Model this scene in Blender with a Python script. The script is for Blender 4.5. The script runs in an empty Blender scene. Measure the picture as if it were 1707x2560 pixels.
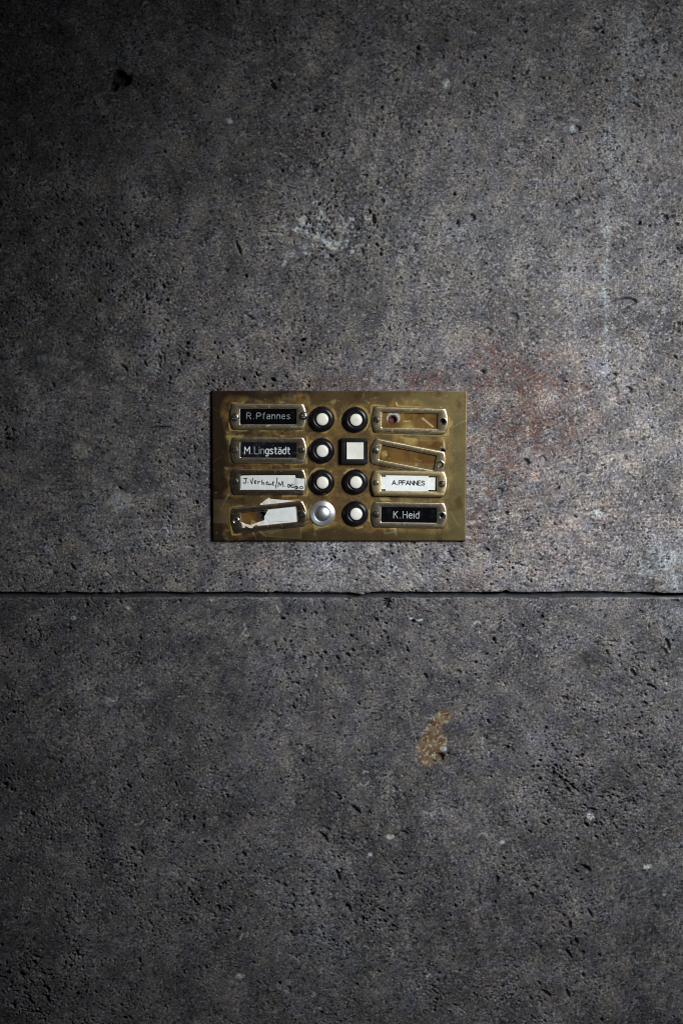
import bpy, bmesh, math, random
import numpy as np
from mathutils import Vector, Matrix

# ------------------------------------------------------------------ camera
scene = bpy.context.scene
R = math.radians
LENS, SENSOR, PITCH, DIST = 50.0, 36.0, R(5.0), 1.12
cam_d = bpy.data.cameras.new('camera')
cam_d.sensor_fit = 'VERTICAL'
cam_d.sensor_height = SENSOR
cam_d.sensor_width = SENSOR
cam_d.lens = LENS
cam_d.clip_start, cam_d.clip_end = 0.01, 50.0
cam = bpy.data.objects.new('camera', cam_d)
scene.collection.objects.link(cam)
CAM = Vector((0.0, -DIST * math.cos(PITCH), DIST * math.sin(PITCH)))
cam.location = CAM
cam.rotation_euler = (math.pi / 2 - PITCH, 0, 0)
scene.camera = cam

# ------------------------------------------------------------------ light
# A sheltered entrance: soft grey daylight falls in from the open side, high on the
# right, and a little of it is scattered back from all around.
world = bpy.data.worlds.new('World')
scene.world = world
world.use_nodes = True
bg = world.node_tree.nodes['Background']
bg.inputs['Color'].default_value = (0.80, 0.90, 1.0, 1)
bg.inputs['Strength'].default_value = 0.020

lamp_d = bpy.data.lights.new('entrance_daylight', 'AREA')
lamp_d.shape = 'RECTANGLE'
lamp_d.size, lamp_d.size_y = 0.34, 0.44
lamp_d.energy = 1.95
lamp_d.spread = R(57)
lamp_d.color = (0.955, 0.99, 1.0)
lamp = bpy.data.objects.new('entrance_daylight', lamp_d)
scene.collection.objects.link(lamp)
LAMP_AT, LAMP_TO = Vector((0.64, -0.74, 0.40)), Vector((0.18, 0.0, -0.04))
lamp.location = LAMP_AT
lamp.rotation_euler = (LAMP_TO - LAMP_AT).to_track_quat('-Z', 'Y').to_euler()

scene.view_settings.view_transform = 'Standard'
scene.view_settings.look = 'None'
scene.view_settings.exposure = 0.0
scene.view_settings.gamma = 1.0
scene.view_settings.use_curve_mapping = False
scene.render.engine = 'CYCLES'
scene.cycles.max_bounces = 6
scene.cycles.use_denoising = True
scene.cycles.filter_width = 1.0

# ------------------------------------------------------------------ helpers
MM = 0.001
S = DIST / LENS * SENSOR / 2560.0          # metres per photo pixel on the wall
COL = scene.collection
cp, sp = math.cos(PITCH), math.sin(PITCH)


def at(px, py, h=0.0):
    """photo pixel -> (x, z) on the plane h metres in front of the wall"""
    u = (px - 853.5) / 2560.0 * SENSOR / LENS
    v = (1280.0 - py) / 2560.0 * SENSOR / LENS
    dx, dy, dz = u, cp + v * sp, v * cp - sp
    t = (-h - CAM.y) / dy
    return CAM.x + dx * t, CAM.z + dz * t


def link(o, parent=None):
    COL.objects.link(o)
    if parent is not None:
        o.parent = parent
    return o


def mesh_obj(name, me, mat, parent=None, loc=(0, 0, 0), rot=(0, 0, 0), label=None):
    o = bpy.data.objects.new(name, me)
    if mat is not None and len(me.materials) == 0:
        me.materials.append(mat)
    o.location = loc
    o.rotation_euler = rot
    if label:
        o['label'] = label
    return link(o, parent)


def pydata(name, verts, faces, smooth=True, sharp=40):
    me = bpy.data.meshes.new(name)
    me.from_pydata([tuple(v) for v in verts], [], [tuple(f) for f in faces])
    me.update()
    bm = bmesh.new()
    bm.from_mesh(me)
    bmesh.ops.recalc_face_normals(bm, faces=bm.faces)
    bm.to_mesh(me)
    bm.free()
    if smooth:
        me.polygons.foreach_set('use_smooth', np.ones(len(me.polygons), dtype=bool))
        me.set_sharp_from_angle(angle=R(sharp))
    return me


def lathe(name, prof, seg=48, sharp=40):
    """profile of (radius, height out of the wall); axis points at the viewer"""
    verts, faces, rings = [], [], []
    for r, h in prof:
        if r < 1e-7:
            rings.append([len(verts)])
            verts.append((0, -h, 0))
        else:
            rings.append(list(range(len(verts), len(verts) + seg)))
            for k in range(seg):
                a = 2 * math.pi * k / seg
                verts.append((r * math.cos(a), -h, r * math.sin(a)))
    for a, b in zip(rings, rings[1:]):
        for k in range(seg):
            k2 = (k + 1) % seg
            if len(a) == 1 and len(b) == 1:
                continue
            if len(a) == 1:
                faces.append((a[0], b[k], b[k2]))
            elif len(b) == 1:
                faces.append((a[k], a[k2], b[0]))
            else:
                faces.append((a[k], a[k2], b[k2], b[k]))
    return pydata(name, verts, faces, sharp=sharp)


def tubes(name, strokes, r, flat=0.45, hfun=None, seg=6):
    """pen / engraver strokes: round-nosed flattened tubes on a card; strokes of (x, z)"""
    verts, faces = [], []
    for st in strokes:
        pts = [Vector((p[0], p[1])) for p in st]
        if len(pts) == 1:
            pts = [pts[0] - Vector((r * .25, 0)), pts[0] + Vector((r * .25, 0))]
        # smooth the polyline
        if len(pts) > 3:
            q = [pts[0]]
            for a, b in zip(pts, pts[1:]):
                q += [a * .75 + b * .25, a * .25 + b * .75]
            q.append(pts[-1])
            pts = q
        n = len(pts)
        rows = []
        ring_src = []
        d0 = (pts[1] - pts[0]).normalized()
        d1 = (pts[-1] - pts[-2]).normalized()
        ring_src.append((pts[0] - d0 * r * .75, d0, .45))
        for i, p in enumerate(pts):
            d = (pts[min(i + 1, n - 1)] - pts[max(i - 1, 0)])
            d = d.normalized() if d.length > 1e-9 else d0
            ring_src.append((p, d, 1.0))
        ring_src.append((pts[-1] + d1 * r * .75, d1, .45))
        for p, d, k in ring_src:
            nrm = Vector((-d.y, d.x))
            base = hfun(p.x, p.y) if hfun else 0.0
            row = []
            for s in range(seg):
                a = 2 * math.pi * s / seg
                q = p + nrm * (math.cos(a) * r * k)
                row.append(len(verts))
                verts.append((q.x, -(base + math.sin(a) * r * flat * k), q.y))
            rows.append(row)
        for a, b in zip(rows, rows[1:]):
            for s in range(seg):
                s2 = (s + 1) % seg
                faces.append((a[s], a[s2], b[s2], b[s]))
        faces.append(tuple(rows[0]))
        faces.append(tuple(rows[-1][::-1]))
    return pydata(name, verts, faces, sharp=80)


def sheet(name, pts, thick, hfun=None, sub=0):
    """a cut piece of paper or tape: outline of (x, z, h)"""
    bm = bmesh.new()
    vs = [bm.verts.new((p[0], -p[2], p[1])) for p in pts]
    f = bm.faces.new(vs)
    bmesh.ops.triangulate(bm, faces=[f])
    if sub:
        bmesh.ops.subdivide_edges(bm, edges=bm.edges[:], cuts=sub, use_grid_fill=True)
    if hfun:
        for v in bm.verts:
            v.co.y = -hfun(v.co.x, v.co.z, -v.co.y)
    bmesh.ops.recalc_face_normals(bm, faces=bm.faces)
    if sum((f.normal.y for f in bm.faces)) > 0:
        bmesh.ops.reverse_faces(bm, faces=bm.faces)
    g = bmesh.ops.extrude_face_region(bm, geom=bm.faces[:])
    for e in g['geom']:
        if isinstance(e, bmesh.types.BMVert):
            e.co.y -= thick
    bmesh.ops.recalc_face_normals(bm, faces=bm.faces)
    me = bpy.data.meshes.new(name)
    bm.to_mesh(me)
    bm.free()
    return me


def boxes(name, specs, bevel):
    """bevelled boxes (x0, x1, z0, z1, h0, h1)"""
    bm = bmesh.new()
    for x0, x1, z0, z1, h0, h1 in specs:
        g = bmesh.ops.create_cube(bm, size=1.0)
        for v in g['verts']:
            v.co = Vector(((x0 + x1) / 2 + v.co.x * (x1 - x0), -((h0 + h1) / 2 + v.co.y * (h1 - h0)), (z0 + z1) / 2 + v.co.z * (z1 - z0)))
    bmesh.ops.bevel(bm, geom=bm.edges[:], offset=bevel, segments=3, affect='EDGES', profile=0.6)
    bmesh.ops.recalc_face_normals(bm, faces=bm.faces)
    me = bpy.data.meshes.new(name)
    bm.to_mesh(me)
    bm.free()
    me.polygons.foreach_set('use_smooth', np.ones(len(me.polygons), dtype=bool))
    me.set_sharp_from_angle(angle=R(50))
    return me


# ------------------------------------------------------------------ node helpers
class N:
    def __init__(self, name):
        self.mat = bpy.data.materials.new(name)
        self.mat.use_nodes = True
        self.t = self.mat.node_tree
        self.b = self.t.nodes['Principled BSDF']
        self.out = self.t.nodes['Material Output']
        tc = self.t.nodes.new('ShaderNodeTexCoord')
        self.obj = tc.outputs['Object']

    def new(self, k):
        return self.t.nodes.new(k)

    def put(self, sock, v):
        if isinstance(v, bpy.types.NodeSocket):
            self.t.links.new(v, sock)
        elif isinstance(v, (tuple, list)):
            sock.default_value = (*v, 1.0) if len(v) == 3 and len(sock.default_value) == 4 else v
        else:
            sock.default_value = v

    def noise(self, scale, detail=3, rough=.55, vec=None, dist=0.0):
        n = self.new('ShaderNodeTexNoise')
        n.inputs['Scale'].default_value = scale
        n.inputs['Detail'].default_value = detail
        n.inputs['Roughness'].default_value = rough
        n.inputs['Distortion'].default_value = dist
        self.t.links.new(vec or self.obj, n.inputs['Vector'])
        return n.outputs['Fac']

    def voronoi(self, scale, out='Color', vec=None, rnd=1.0):
        n = self.new('ShaderNodeTexVoronoi')
        n.inputs['Scale'].default_value = scale
        n.inputs['Randomness'].default_value = rnd
        self.t.links.new(vec or self.obj, n.inputs['Vector'])
        return n.outputs[out]

    def stretch(self, s, rot=(0, 0, 0)):
        m = self.new('ShaderNodeMapping')
        m.inputs['Scale'].default_value = s
        m.inputs['Rotation'].default_value = rot
        self.t.links.new(self.obj, m.inputs['Vector'])
        return m.outputs['Vector']

    def own(self, seed=0.0):
        """object coordinates shifted per object, so that alike pieces wear differently"""
        oi = self.new('ShaderNodeObjectInfo')
        v = self.new('ShaderNodeVectorMath')
        v.operation = 'MULTIPLY_ADD'
        self.t.links.new(oi.outputs['Random'], v.inputs[0])
        v.inputs[1].default_value = (3.1, 1.7, 2.3)
        v.inputs[2].default_value = (seed, seed, seed)
        w = self.new('ShaderNodeVectorMath')
        w.operation = 'ADD'
        self.t.links.new(self.obj, w.inputs[0])
        self.t.links.new(v.outputs[0], w.inputs[1])
        self.rnd = oi.outputs['Random']
        return w.outputs[0]

    def ramp(self, v, a, b, lo=0.0, hi=1.0):
        n = self.new('ShaderNodeMapRange')
        n.interpolation_type = 'SMOOTHSTEP'
        for i, x in zip(('Value', 'From Min', 'From Max', 'To Min', 'To Max'), (v, a, b, lo, hi)):
            self.put(n.inputs[i], x)
        return n.outputs['Result']

    def math(self, op, a, b=0.0, clamp=False):
        n = self.new('ShaderNodeMath')
        n.operation = op
        n.use_clamp = clamp
        self.put(n.inputs[0], a)
        self.put(n.inputs[1], b)
        return n.outputs[0]

    def mix(self, f, a, b, mode='MIX'):
        n = self.new('ShaderNodeMix')
        n.data_type = 'RGBA'
        n.blend_type = mode
        self.put(n.inputs[0], f)
        self.put(n.inputs[6], a)
        self.put(n.inputs[7], b)
        return n.outputs[2]

    def attr(self, name):
        n = self.new('ShaderNodeAttribute')
        n.attribute_name = name
        return n.outputs['Fac']

    def bump(self, h, dist, strength=1.0):
        n = self.new('ShaderNodeBump')
        n.inputs['Strength'].default_value = strength
        n.inputs['Distance'].default_value = dist
        self.put(n.inputs['Height'], h)
        self.t.links.new(n.outputs['Normal'], self.b.inputs['Normal'])

    def set(self, **kw):
        for k, v in kw.items():
            self.put(self.b.inputs[k.replace('_', ' ')], v)
        return self.mat


def attr_set(me, name, arr):
    a = me.attributes.new(name, 'FLOAT', 'POINT')
    a.data.foreach_set('value', np.ascontiguousarray(arr, dtype=np.float32).ravel())


# ------------------------------------------------------------------ stone: height and mineral maps
RS = 0.6 * MM                               # raster step
NX, NZ = 1350, 1800
X0, Z0 = -NX * RS / 2, -NZ * RS / 2
rng = np.random.default_rng(11)
kx = np.fft.rfftfreq(NX, d=RS / MM)[None, :] * 2 * np.pi
kz = np.fft.fftfreq(NZ, d=RS / MM)[:, None] * 2 * np.pi


def fnoise(s, aniso=1.0, ang=0.0, band=False):
    """periodic Gaussian noise, feature size s millimetres, unit variance"""
    w = np.fft.rfft2(rng.standard_normal((NZ, NX)).astype(np.float32))
    c, d = math.cos(ang), math.sin(ang)
    a = (kx * c + kz * d) * s * aniso
    b = (-kx * d + kz * c) * s
    q = a * a + b * b
    f = np.exp(-0.5 * q)
    if band:
        f = f * q
    o = np.fft.irfft2(w * f, s=(NZ, NX))
    return (o / o.std()).astype(np.float32)


def sstep(x, a, b):
    t = np.clip((x - a) / (b - a), 0, 1)
    return t * t * (3 - 2 * t)


n_fine = fnoise(0.45)
n_small = fnoise(1.1)
n_mid = fnoise(4.0)
n_big = fnoise(14.0)
n_huge = fnoise(45.0)
n_mot = fnoise(2.4)
dens = 0.55 * fnoise(38.0) + 0.45 * fnoise(11.0)
diag = R(-40)
pick = sstep(fnoise(7.0), -.5, .5)


def unit(a):
    return a / a.std()


def pores(s1, s2, k):
    """pores of mixed size and direction"""
    a = fnoise(s1, 1.9, R(-42), band=True) + k * fnoise(s2, 1.6, R(-30), band=True)
    b = fnoise(s1, 1.9, R(15), band=True) + k * fnoise(s2, 1.6, R(-70), band=True)
    return unit(a * pick + b * (1 - pick))


pore_a = pores(0.42, 0.75, .6)
pore_b = pores(0.8, 1.9, .9)
pore_c = pores(1.3, 3.2, .9)
vary = np.clip(1 + .45 * fnoise(3.0), .25, 2.0)

xs_r = X0 + np.arange(NX) * RS
zs_r = Z0 + np.arange(NZ) * RS

tone = np.ones((NZ, NX), np.float32)
red = np.zeros((NZ, NX), np.float32)
rust = np.zeros((NZ, NX), np.float32)
pale = np.zeros((NZ, NX), np.float32)       # shell, lime and paint flecks
blue = np.zeros((NZ, NX), np.float32)       # pale blue-grey lime wash
pits = np.zeros((NZ, NX), np.float32)       # single pits, in mm


def window(px, py, rad):
    x, z = at(px, py)
    r = rad * S
    i0, i1 = np.searchsorted(xs_r, [x - r, x + r])
    j0, j1 = np.searchsorted(zs_r, [z - r, z + r])
    i0, j0 = max(i0, 0), max(j0, 0)
    if i1 <= i0 or j1 <= j0:
        return None
    X = (xs_r[i0:i1][None, :] - x) / S
    Z = (zs_r[j0:j1][:, None] - z) / S
    return slice(j0, j1), slice(i0, i1), X, Z


def blob(layer, px, py, rx, ry, ang=0.0, k=1.0, rough=0.0, hard=None, mode='max'):
    """soft or ragged patch; ang turns clockwise in the photo, sizes in photo pixels"""
    w = window(px, py, max(rx, ry) * 2.6)
    if w is None:
        return
    j, i, X, Z = w
    c, s = math.cos(R(ang)), math.sin(R(ang))
    a = (X * c - Z * s) / rx
    b = (X * s + Z * c) / ry
    d = np.sqrt(a * a + b * b)
    if rough:
        d = d + rough * (0.6 * n_mid[j, i] + 0.4 * n_small[j, i])
    m = (1 - sstep(d, 1 - hard, 1 + hard)) if hard else np.exp(-1.2 * np.clip(d, 0, None) ** 2)
    if mode == 'max':
        layer[j, i] = np.maximum(layer[j, i], m * k)
    elif mode == 'mul':
        layer[j, i] *= 1 + (k - 1) * m
    else:
        layer[j, i] += m * k


def line(layer, pts, wid, k=1.0, rough=0.0, hard=.4, broken=0.0, mode='max'):
    cx = sum(p[0] for p in pts) / len(pts)
    cy = sum(p[1] for p in pts) / len(pts)
    rad = max(max(abs(p[0] - cx), abs(p[1] - cy)) for p in pts) + wid * 3
    w = window(cx, cy, rad)
    j, i, X, Z = w
    best = np.full(np.broadcast(X, Z).shape, 1e9)
    q = [((at(*p)[0] - at(cx, cy)[0]) / S, (at(*p)[1] - at(cx, cy)[1]) / S) for p in pts]
    for (ax, az), (bx, bz) in zip(q, q[1:]):
        dx, dz = bx - ax, bz - az
        L = dx * dx + dz * dz + 1e-9
        t = np.clip(((X - ax) * dx + (Z - az) * dz) / L, 0, 1)
        best = np.minimum(best, np.hypot(X - ax - t * dx, Z - az - t * dz))
    d = best / wid
    if rough:
        d = d + rough * (0.5 * n_mid[j, i] + 0.5 * n_small[j, i])
    m = 1 - sstep(d, 1 - hard, 1 + hard)
    if broken:
        m = m * sstep(n_mot[j, i], broken - .4, broken + .4)
    if mode == 'max':
        layer[j, i] = np.maximum(layer[j, i], m * k)
    else:
        layer[j, i] += m * k


# -- red iron stains round the plate
for a in [(1285, 925, 80, 40, 38, 1.0), (1330, 1040, 75, 95, 20, 1.0), (1390, 1080, 80, 35, -15, .55),
          (1250, 1190, 50, 70, 10, .55), (1195, 1010, 28, 90, 0, .55), (1185, 1300, 28, 50, 0, .55),
          (850, 958, 330, 16, 0, .55), (1090, 950, 130, 26, 0, .45), (690, 870, 90, 50, 10, .25),
          (1195, 1462, 45, 22, 20, .7), (480, 1330, 40, 30, 0, .4), (370, 1275, 35, 20, 0, .3),
          (1600, 1330, 90, 50, 0, .18), (1430, 1330, 120, 80, 0, .15), (1120, 680, 60, 40, 0, .2),
          (1330, 1100, 260, 260, 0, .26), (860, 940, 420, 90, 0, .14), (1250, 1400, 280, 80, 0, .14), (505, 1250, 35, 60, 0, .35), (640, 1395, 100, 22, 0, .25)]:
    blob(red, a[0], a[1], a[2] * 1.25, a[3] * 1.25, a[4], k=a[5] * 1.3, rough=.42, mode='add')
red = np.clip(red, 0, 1) * np.clip(0.72 + 0.3 * n_mid + .18 * n_mot, 0, 1.25)
# -- orange rust patch under the joint
for a in [(1105, 1800, 30, 18, -35), (1088, 1832, 30, 30, 0), (1100, 1850, 20, 30, 0), (1080, 1870, 32, 34, 10), (1068, 1900, 24, 20, 0)]:
    blob(rust, *a, k=1.0, rough=.26, hard=.34)
# -- white scraped paint above the plate
random.seed(4)
for _ in range(150):
    x, y = random.gauss(795, 42), random.gauss(590, 22)
    blob(pale, x, y, random.uniform(2.5, 7), random.uniform(2, 4), random.uniform(-20, 50), random.uniform(.3, .95), rough=.6, hard=.35)
for a in [(822, 612, 22, 7, 32, 1.0), (790, 590, 16, 7, 10, .9), (745, 573, 9, 6, 0, .9), (757, 552, 6, 13, 20, .9), (806, 540, 5, 16, -15, .85), (808, 548, 12, 4, 30, .8), (712, 655, 4, 15, 20, .7)]:
    blob(pale, *a[:5], k=a[5], rough=.25, hard=.3)
line(pale, [(780, 508), (790, 504), (798, 505)], 2.6, .8)
line(pale, [(912, 546), (915, 540), (925, 539), (927, 546), (918, 550), (912, 546)], 2.2, .7)
line(pale, [(640, 577), (735, 575)], 2.0, .55, broken=-.2)
line(pale, [(820, 577), (905, 581)], 2.0, .45, broken=-.1)
line(pale, [(650, 588), (720, 584)], 2.5, .55, broken=.0)
line(pale, [(690, 636), (810, 628)], 2.0, .5, broken=.2)
line(pale, [(850, 605), (925, 590)], 2.5, .4, broken=.2)
# -- pale lime streak running down the right
line(blue, [(1588, 20), (1570, 150), (1545, 300), (1530, 420)], 15, .55, rough=.55, hard=.8)
line(blue, [(1532, 270), (1526, 350), (1520, 430), (1514, 520), (1517, 620), (1511, 720), (1516, 800)], 7, .7, rough=.7, hard=.8)
line(blue, [(1516, 790), (1512, 870), (1514, 950)], 6, .65, rough=.8, hard=.9)
line(blue, [(1540, 300), (1555, 420), (1560, 470)], 22, .4, rough=.6, hard=.8)
blob(blue, 1530, 345, 28, 60, 10, .55, rough=.5)
blob(blue, 1640, 1400, 60, 40, 20, .75, rough=.45)
blob(blue, 1685, 1440, 40, 30, 0, .6, rough=.45)
for a in [(1270, 600, 160, 90, .18), (1000, 560, 200, 120, .12), (820, 1400, 90, 60, .35), (1050, 1420, 100, 50, .25), (250, 1290, 120, 70, .15),
          (770, 2230, 110, 130, .22), (860, 2400, 120, 120, .2), (1680, 2260, 60, 160, .3), (1690, 1500, 50, 130, .4), (130, 1560, 60, 50, .2)]:
    blob(blue, *a[:4], 0, a[4], rough=.45, mode='add')
# -- single pale grains and shells
for a in [(575, 303, 5, 6), (1115, 210, 7, 8), (1430, 322, 8, 11), (601, 2440, 9, 6), (1497, 1284, 9, 5), (1340, 1640, 3, 3),
          (1255, 2105, 7, 7), (1476, 2040, 9, 8), (1110, 1872, 7, 7), (185, 1545, 6, 5), (320, 1520, 6, 4), (530, 1500, 4, 3), (1345, 1258, 7, 4),
          (1180, 1305, 12, 4), (975, 2094, 9, 7), (925, 2137, 5, 5), (1617, 2168, 9, 5)]:
    blob(pale, *a, random.uniform(-40, 40), .8, rough=.3, hard=.35)
for a in [(300, 1248, 22, 18, .36), (150, 905, 22, 8, .2), (235, 1200, 18, 20, .14), (385, 925, 12, 9, .24), (205, 1135, 14, 9, .2), (205, 960, 14, 9, .2), (290, 905, 12, 10, .12)]:
    blob(pale, *a[:4], 15, a[4], rough=.95, hard=.5)
for _ in range(330):                        # broken shell edges in the limestone
    x, y = random.uniform(-300, 2000), random.uniform(-300, 2860)
    r, a0, da = random.uniform(4, 13), random.uniform(0, 6.3), random.uniform(1.0, 3.6)
    el = random.uniform(.5, 1)
    pts = [(x + r * math.cos(a0 + da * t / 5), y + el * r * math.sin(a0 + da * t / 5)) for t in range(6)]
    line(pale, pts, random.uniform(1.1, 2.0), random.uniform(.15, .6), hard=.6)
for _ in range(260):
    x, y = random.uniform(-300, 2000), random.uniform(-300, 2860)
    r = random.uniform(1.5, 3.6)
    blob(pale, x, y, r, r * random.uniform(.5, 1), random.uniform(0, 180), random.uniform(.2, .6), rough=.3, hard=.4)
line(pale, [(1270, 946), (1310, 948), (1335, 938), (1365, 905)], 1.2, .22)
line(pale, [(1025, 1546), (1045, 1552), (1055, 1548)], 2.2, .85)
line(pale, [(690, 1513), (700, 1530)], 2.0, .7)
line(pale, [(610, 1560), (615, 1570), (606, 1585), (620, 1590)], 2.0, .6)
line(pale, [(1180, 1565), (1190, 1553), (1200, 1558)], 2.0, .7)
line(pale, [(1060, 2032), (1075, 2035), (1082, 2048)], 2.6, .75)
line(pale, [(1066, 2445), (1072, 2436), (1078, 2440)], 2.0, .8)
line(pale, [(600, 2350), (606, 2335)], 2.2, .5)
line(pale, [(1206, 1845), (1203, 1865), (1208, 1872)], 1.8, .6)

# -- single pits (depth in mm)
for a in [(303, 196, 20, 15, 20, 6.0), (287, 212, 9, 12, 0, 6.0), (1570, 755, 20, 10, 5, 3.0), (1283, 795, 12, 15, 0, 2.2), (1215, 830, 14, 8, -30, 2.4),
          (1178, 543, 9, 6, 30, 3.0), (1143, 558, 4, 8, -10, 2.5), (1308, 670, 12, 4, -25, 3.0), (1032, 625, 14, 12, 0, 1.6), (1005, 620, 14, 5, 0, 1.5),
          (1662, 545, 7, 6, 0, 3.0), (596, 620, 4, 20, -22, 3.0), (625, 793, 14, 4, 30, 2.0), (1070, 540, 16, 3, 8, 2.0), (902, 628, 5, 9, -20, 2.0),
          (1443, 322, 7, 7, 0, 3.0), (1525, 975, 14, 26, -25, 1.4), (1570, 975, 9, 7, 30, 3.2), (1535, 938, 5, 5, 0, 3.0), (1204, 930, 7, 6, 0, 3.0),
          (1313, 1155, 8, 7, 20, 3.2), (1355, 1148, 8, 8, 0, 1.6), (1245, 1230, 10, 10, 0, 1.8), (1265, 1283, 5, 5, 0, 3.0), (1215, 1375, 9, 5, 25, 2.6), (1320, 1327, 12, 4, 5, 1.4),
          (1490, 1350, 14, 16, 0, 1.2), (400, 1070, 24, 4, -4, 2.0), (310, 920, 5, 12, -45, 2.5), (133, 962, 5, 9, -40, 2.5),
          (768, 1878, 12, 11, 0, 2.0), (930, 1890, 16, 5, -25, 3.0), (1100, 1893, 8, 10, 0, 3.5), (889, 2026, 14, 6, 40, 3.4), (808, 2094, 16, 6, 45, 2.4), (1010, 2084, 9, 5, 10, 2.6),
          (1000, 2187, 9, 4, 5, 3.4), (845, 2190, 4, 15, -18, 3.0), (870, 2270, 5, 9, -35, 3.0), (545, 2270, 7, 9, 0, 2.4), (608, 2137, 8, 8, 0, 2.8), (720, 2475, 8, 10, 0, 1.8),
          (1655, 1632, 12, 14, 0, 3.0), (1668, 1612, 5, 16, -20, 3.0), (1600, 1636, 16, 5, -12, 2.4), (1582, 1682, 5, 11, -30, 3.0), (1625, 1715, 11, 4, 20, 3.0), (1665, 1575, 11, 8, 0, 1.6), (1688, 1503, 9, 4, 0, 2.6),
          (1610, 1760, 8, 6, 0, 3.0), (1530, 1604, 13, 3, 5, 2.0), (1062, 1690, 5, 8, -30, 2.4), (1145, 1680, 7, 5, 15, 2.2), (1410, 1745, 9, 4, 20, 2.4),
          (1465, 2172, 14, 5, 40, 3.4), (1335, 2220, 8, 5, 10, 2.8), (1424, 2316, 4, 12, 0, 3.0), (1475, 2286, 4, 14, -30, 3.0), (1440, 2355, 5, 10, -20, 3.4), (1455, 2385, 6, 8, 20, 3.0), (1420, 2385, 4, 12, -35, 3.0),
          (1365, 2485, 14, 4, 35, 2.8), (1418, 2485, 4, 12, -20, 2.8), (1350, 2370, 4, 9, 20, 2.2), (1242, 2200, 5, 9, 15, 2.8), (1325, 2240, 7, 6, 0, 3.0), (1440, 2100, 5, 7, 30, 3.0), (1480, 2025, 13, 4, 10, 3.0), (1575, 2005, 14, 5, 0, 2.6),
          (965, 1508, 10, 13, 15, 3.4), (1265, 1502, 5, 3, 0, 2.0)]:
    blob(pits, *a[:5], k=a[5], rough=.16, hard=.3)
for _ in range(200):                        # scattered larger pores and slits
    x, y = random.uniform(-300, 2000), random.uniform(-300, 2860)
    r = random.uniform(1.8, 5.5)
    blob(pits, x, y, r, r * random.uniform(.3, .9), random.choice([35, 45, 55, 20, -30, 80]) + random.uniform(-20, 20), random.uniform(1.0, 2.6), rough=.25, hard=.2)
for cx, cy, sx, sy, n in [(1600, 1680, 70, 80, 40), (1500, 1950, 80, 90, 24), (1440, 2330, 50, 120, 24), (780, 1620, 50, 60, 28), (860, 2120, 150, 110, 30), (1500, 400, 60, 60, 30), (1600, 200, 60, 60, 25), (1300, 150, 150, 90, 40), (1080, 1420, 50, 25, 22), (140, 1430, 90, 50, 20), (430, 880, 50, 60, 30)]:
    for _ in range(n):
        r = random.uniform(2.0, 6.5)
        blob(pits, random.gauss(cx, sx), random.gauss(cy, sy), r, r * random.uniform(.3, .8), random.uniform(10, 80), random.uniform(1.2, 2.8), rough=.25, hard=.2)
for pts in [[(365, 1326), (430, 1325), (520, 1325)], [(300, 1007), (440, 1007)], [(640, 1330), (560, 1326)]]:
    line(pits, pts, 1.6, .7, broken=-.3)

# -- stone tone: soot and wear, plus shade and a light pool painted in
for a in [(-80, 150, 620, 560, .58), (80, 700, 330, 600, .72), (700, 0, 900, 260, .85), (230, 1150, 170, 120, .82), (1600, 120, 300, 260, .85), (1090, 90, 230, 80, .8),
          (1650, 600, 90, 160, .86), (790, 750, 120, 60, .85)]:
    blob(tone, *a[:4], 0, a[4], rough=.25, mode='mul')  # part soot, part falloff towards the dark corners painted into the stone
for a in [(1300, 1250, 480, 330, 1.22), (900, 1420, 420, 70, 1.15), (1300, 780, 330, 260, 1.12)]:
    blob(tone, *a[:4], 0, a[4], rough=.25, mode='mul')  # worn paler stone, and the pool of light painted in as lighter tone
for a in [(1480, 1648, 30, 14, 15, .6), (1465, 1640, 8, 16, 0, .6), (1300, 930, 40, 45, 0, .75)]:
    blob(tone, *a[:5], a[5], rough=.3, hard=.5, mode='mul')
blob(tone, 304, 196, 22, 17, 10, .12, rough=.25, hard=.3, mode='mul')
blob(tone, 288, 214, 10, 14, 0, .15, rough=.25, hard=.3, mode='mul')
blob(tone, -90, 1400, 200, 1500, 0, .72, rough=.3, mode='mul')  # left edge: shade painted in as darker stone
blob(tone, 100, 2450, 500, 260, 0, .8, rough=.25, mode='mul')  # lower left corner likewise darkened by painted shade

porous = 0.55 * dens
h_stone = (0.012 * n_fine + 0.03 * n_small + 0.05 * n_mid + 0.12 * n_big + 0.35 * n_huge
           - 2.0 * vary * sstep(pore_a + .6 * porous, 1.80, 2.15) - 2.8 * vary * sstep(pore_b + 1.2 * porous, 2.4, 2.85)
           - 3.4 * vary * sstep(pore_c + 1.2 * porous, 3.05, 3.4) - pits).astype(np.float32)


def sample(layer, x, z, wrap=True):
    fx, fz = (x - X0) / RS, (z - Z0) / RS
    i, j = np.floor(fx).astype(np.int64), np.floor(fz).astype(np.int64)
    u, v = (fx - i).astype(np.float32), (fz - j).astype(np.float32)
    i1, j1 = i + 1, j + 1
    if wrap:
        i, i1, j, j1 = i % NX, i1 % NX, j % NZ, j1 % NZ
    else:
        i, i1 = np.clip(i, 0, NX - 1), np.clip(i1, 0, NX - 1)
        j, j1 = np.clip(j, 0, NZ - 1), np.clip(j1, 0, NZ - 1)
    return (layer[j, i] * (1 - u) + layer[j, i1] * u) * (1 - v) + (layer[j1, i] * (1 - u) + layer[j1, i1] * u) * v


def axis(lo, hi, flo, fhi, fine, coarse):
    a = np.arange(flo, fhi, fine)
    left, right = [], []
    x, d = flo, fine
    while x > lo:
        d = min(d * 1.25, coarse)
        x -= d
        left.append(x)
    x, d = a[-1], fine
    while x < hi:
        d = min(d * 1.25, coarse)
        x += d
        right.append(x)
    return np.concatenate([left[::-1], a, right])


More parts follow.
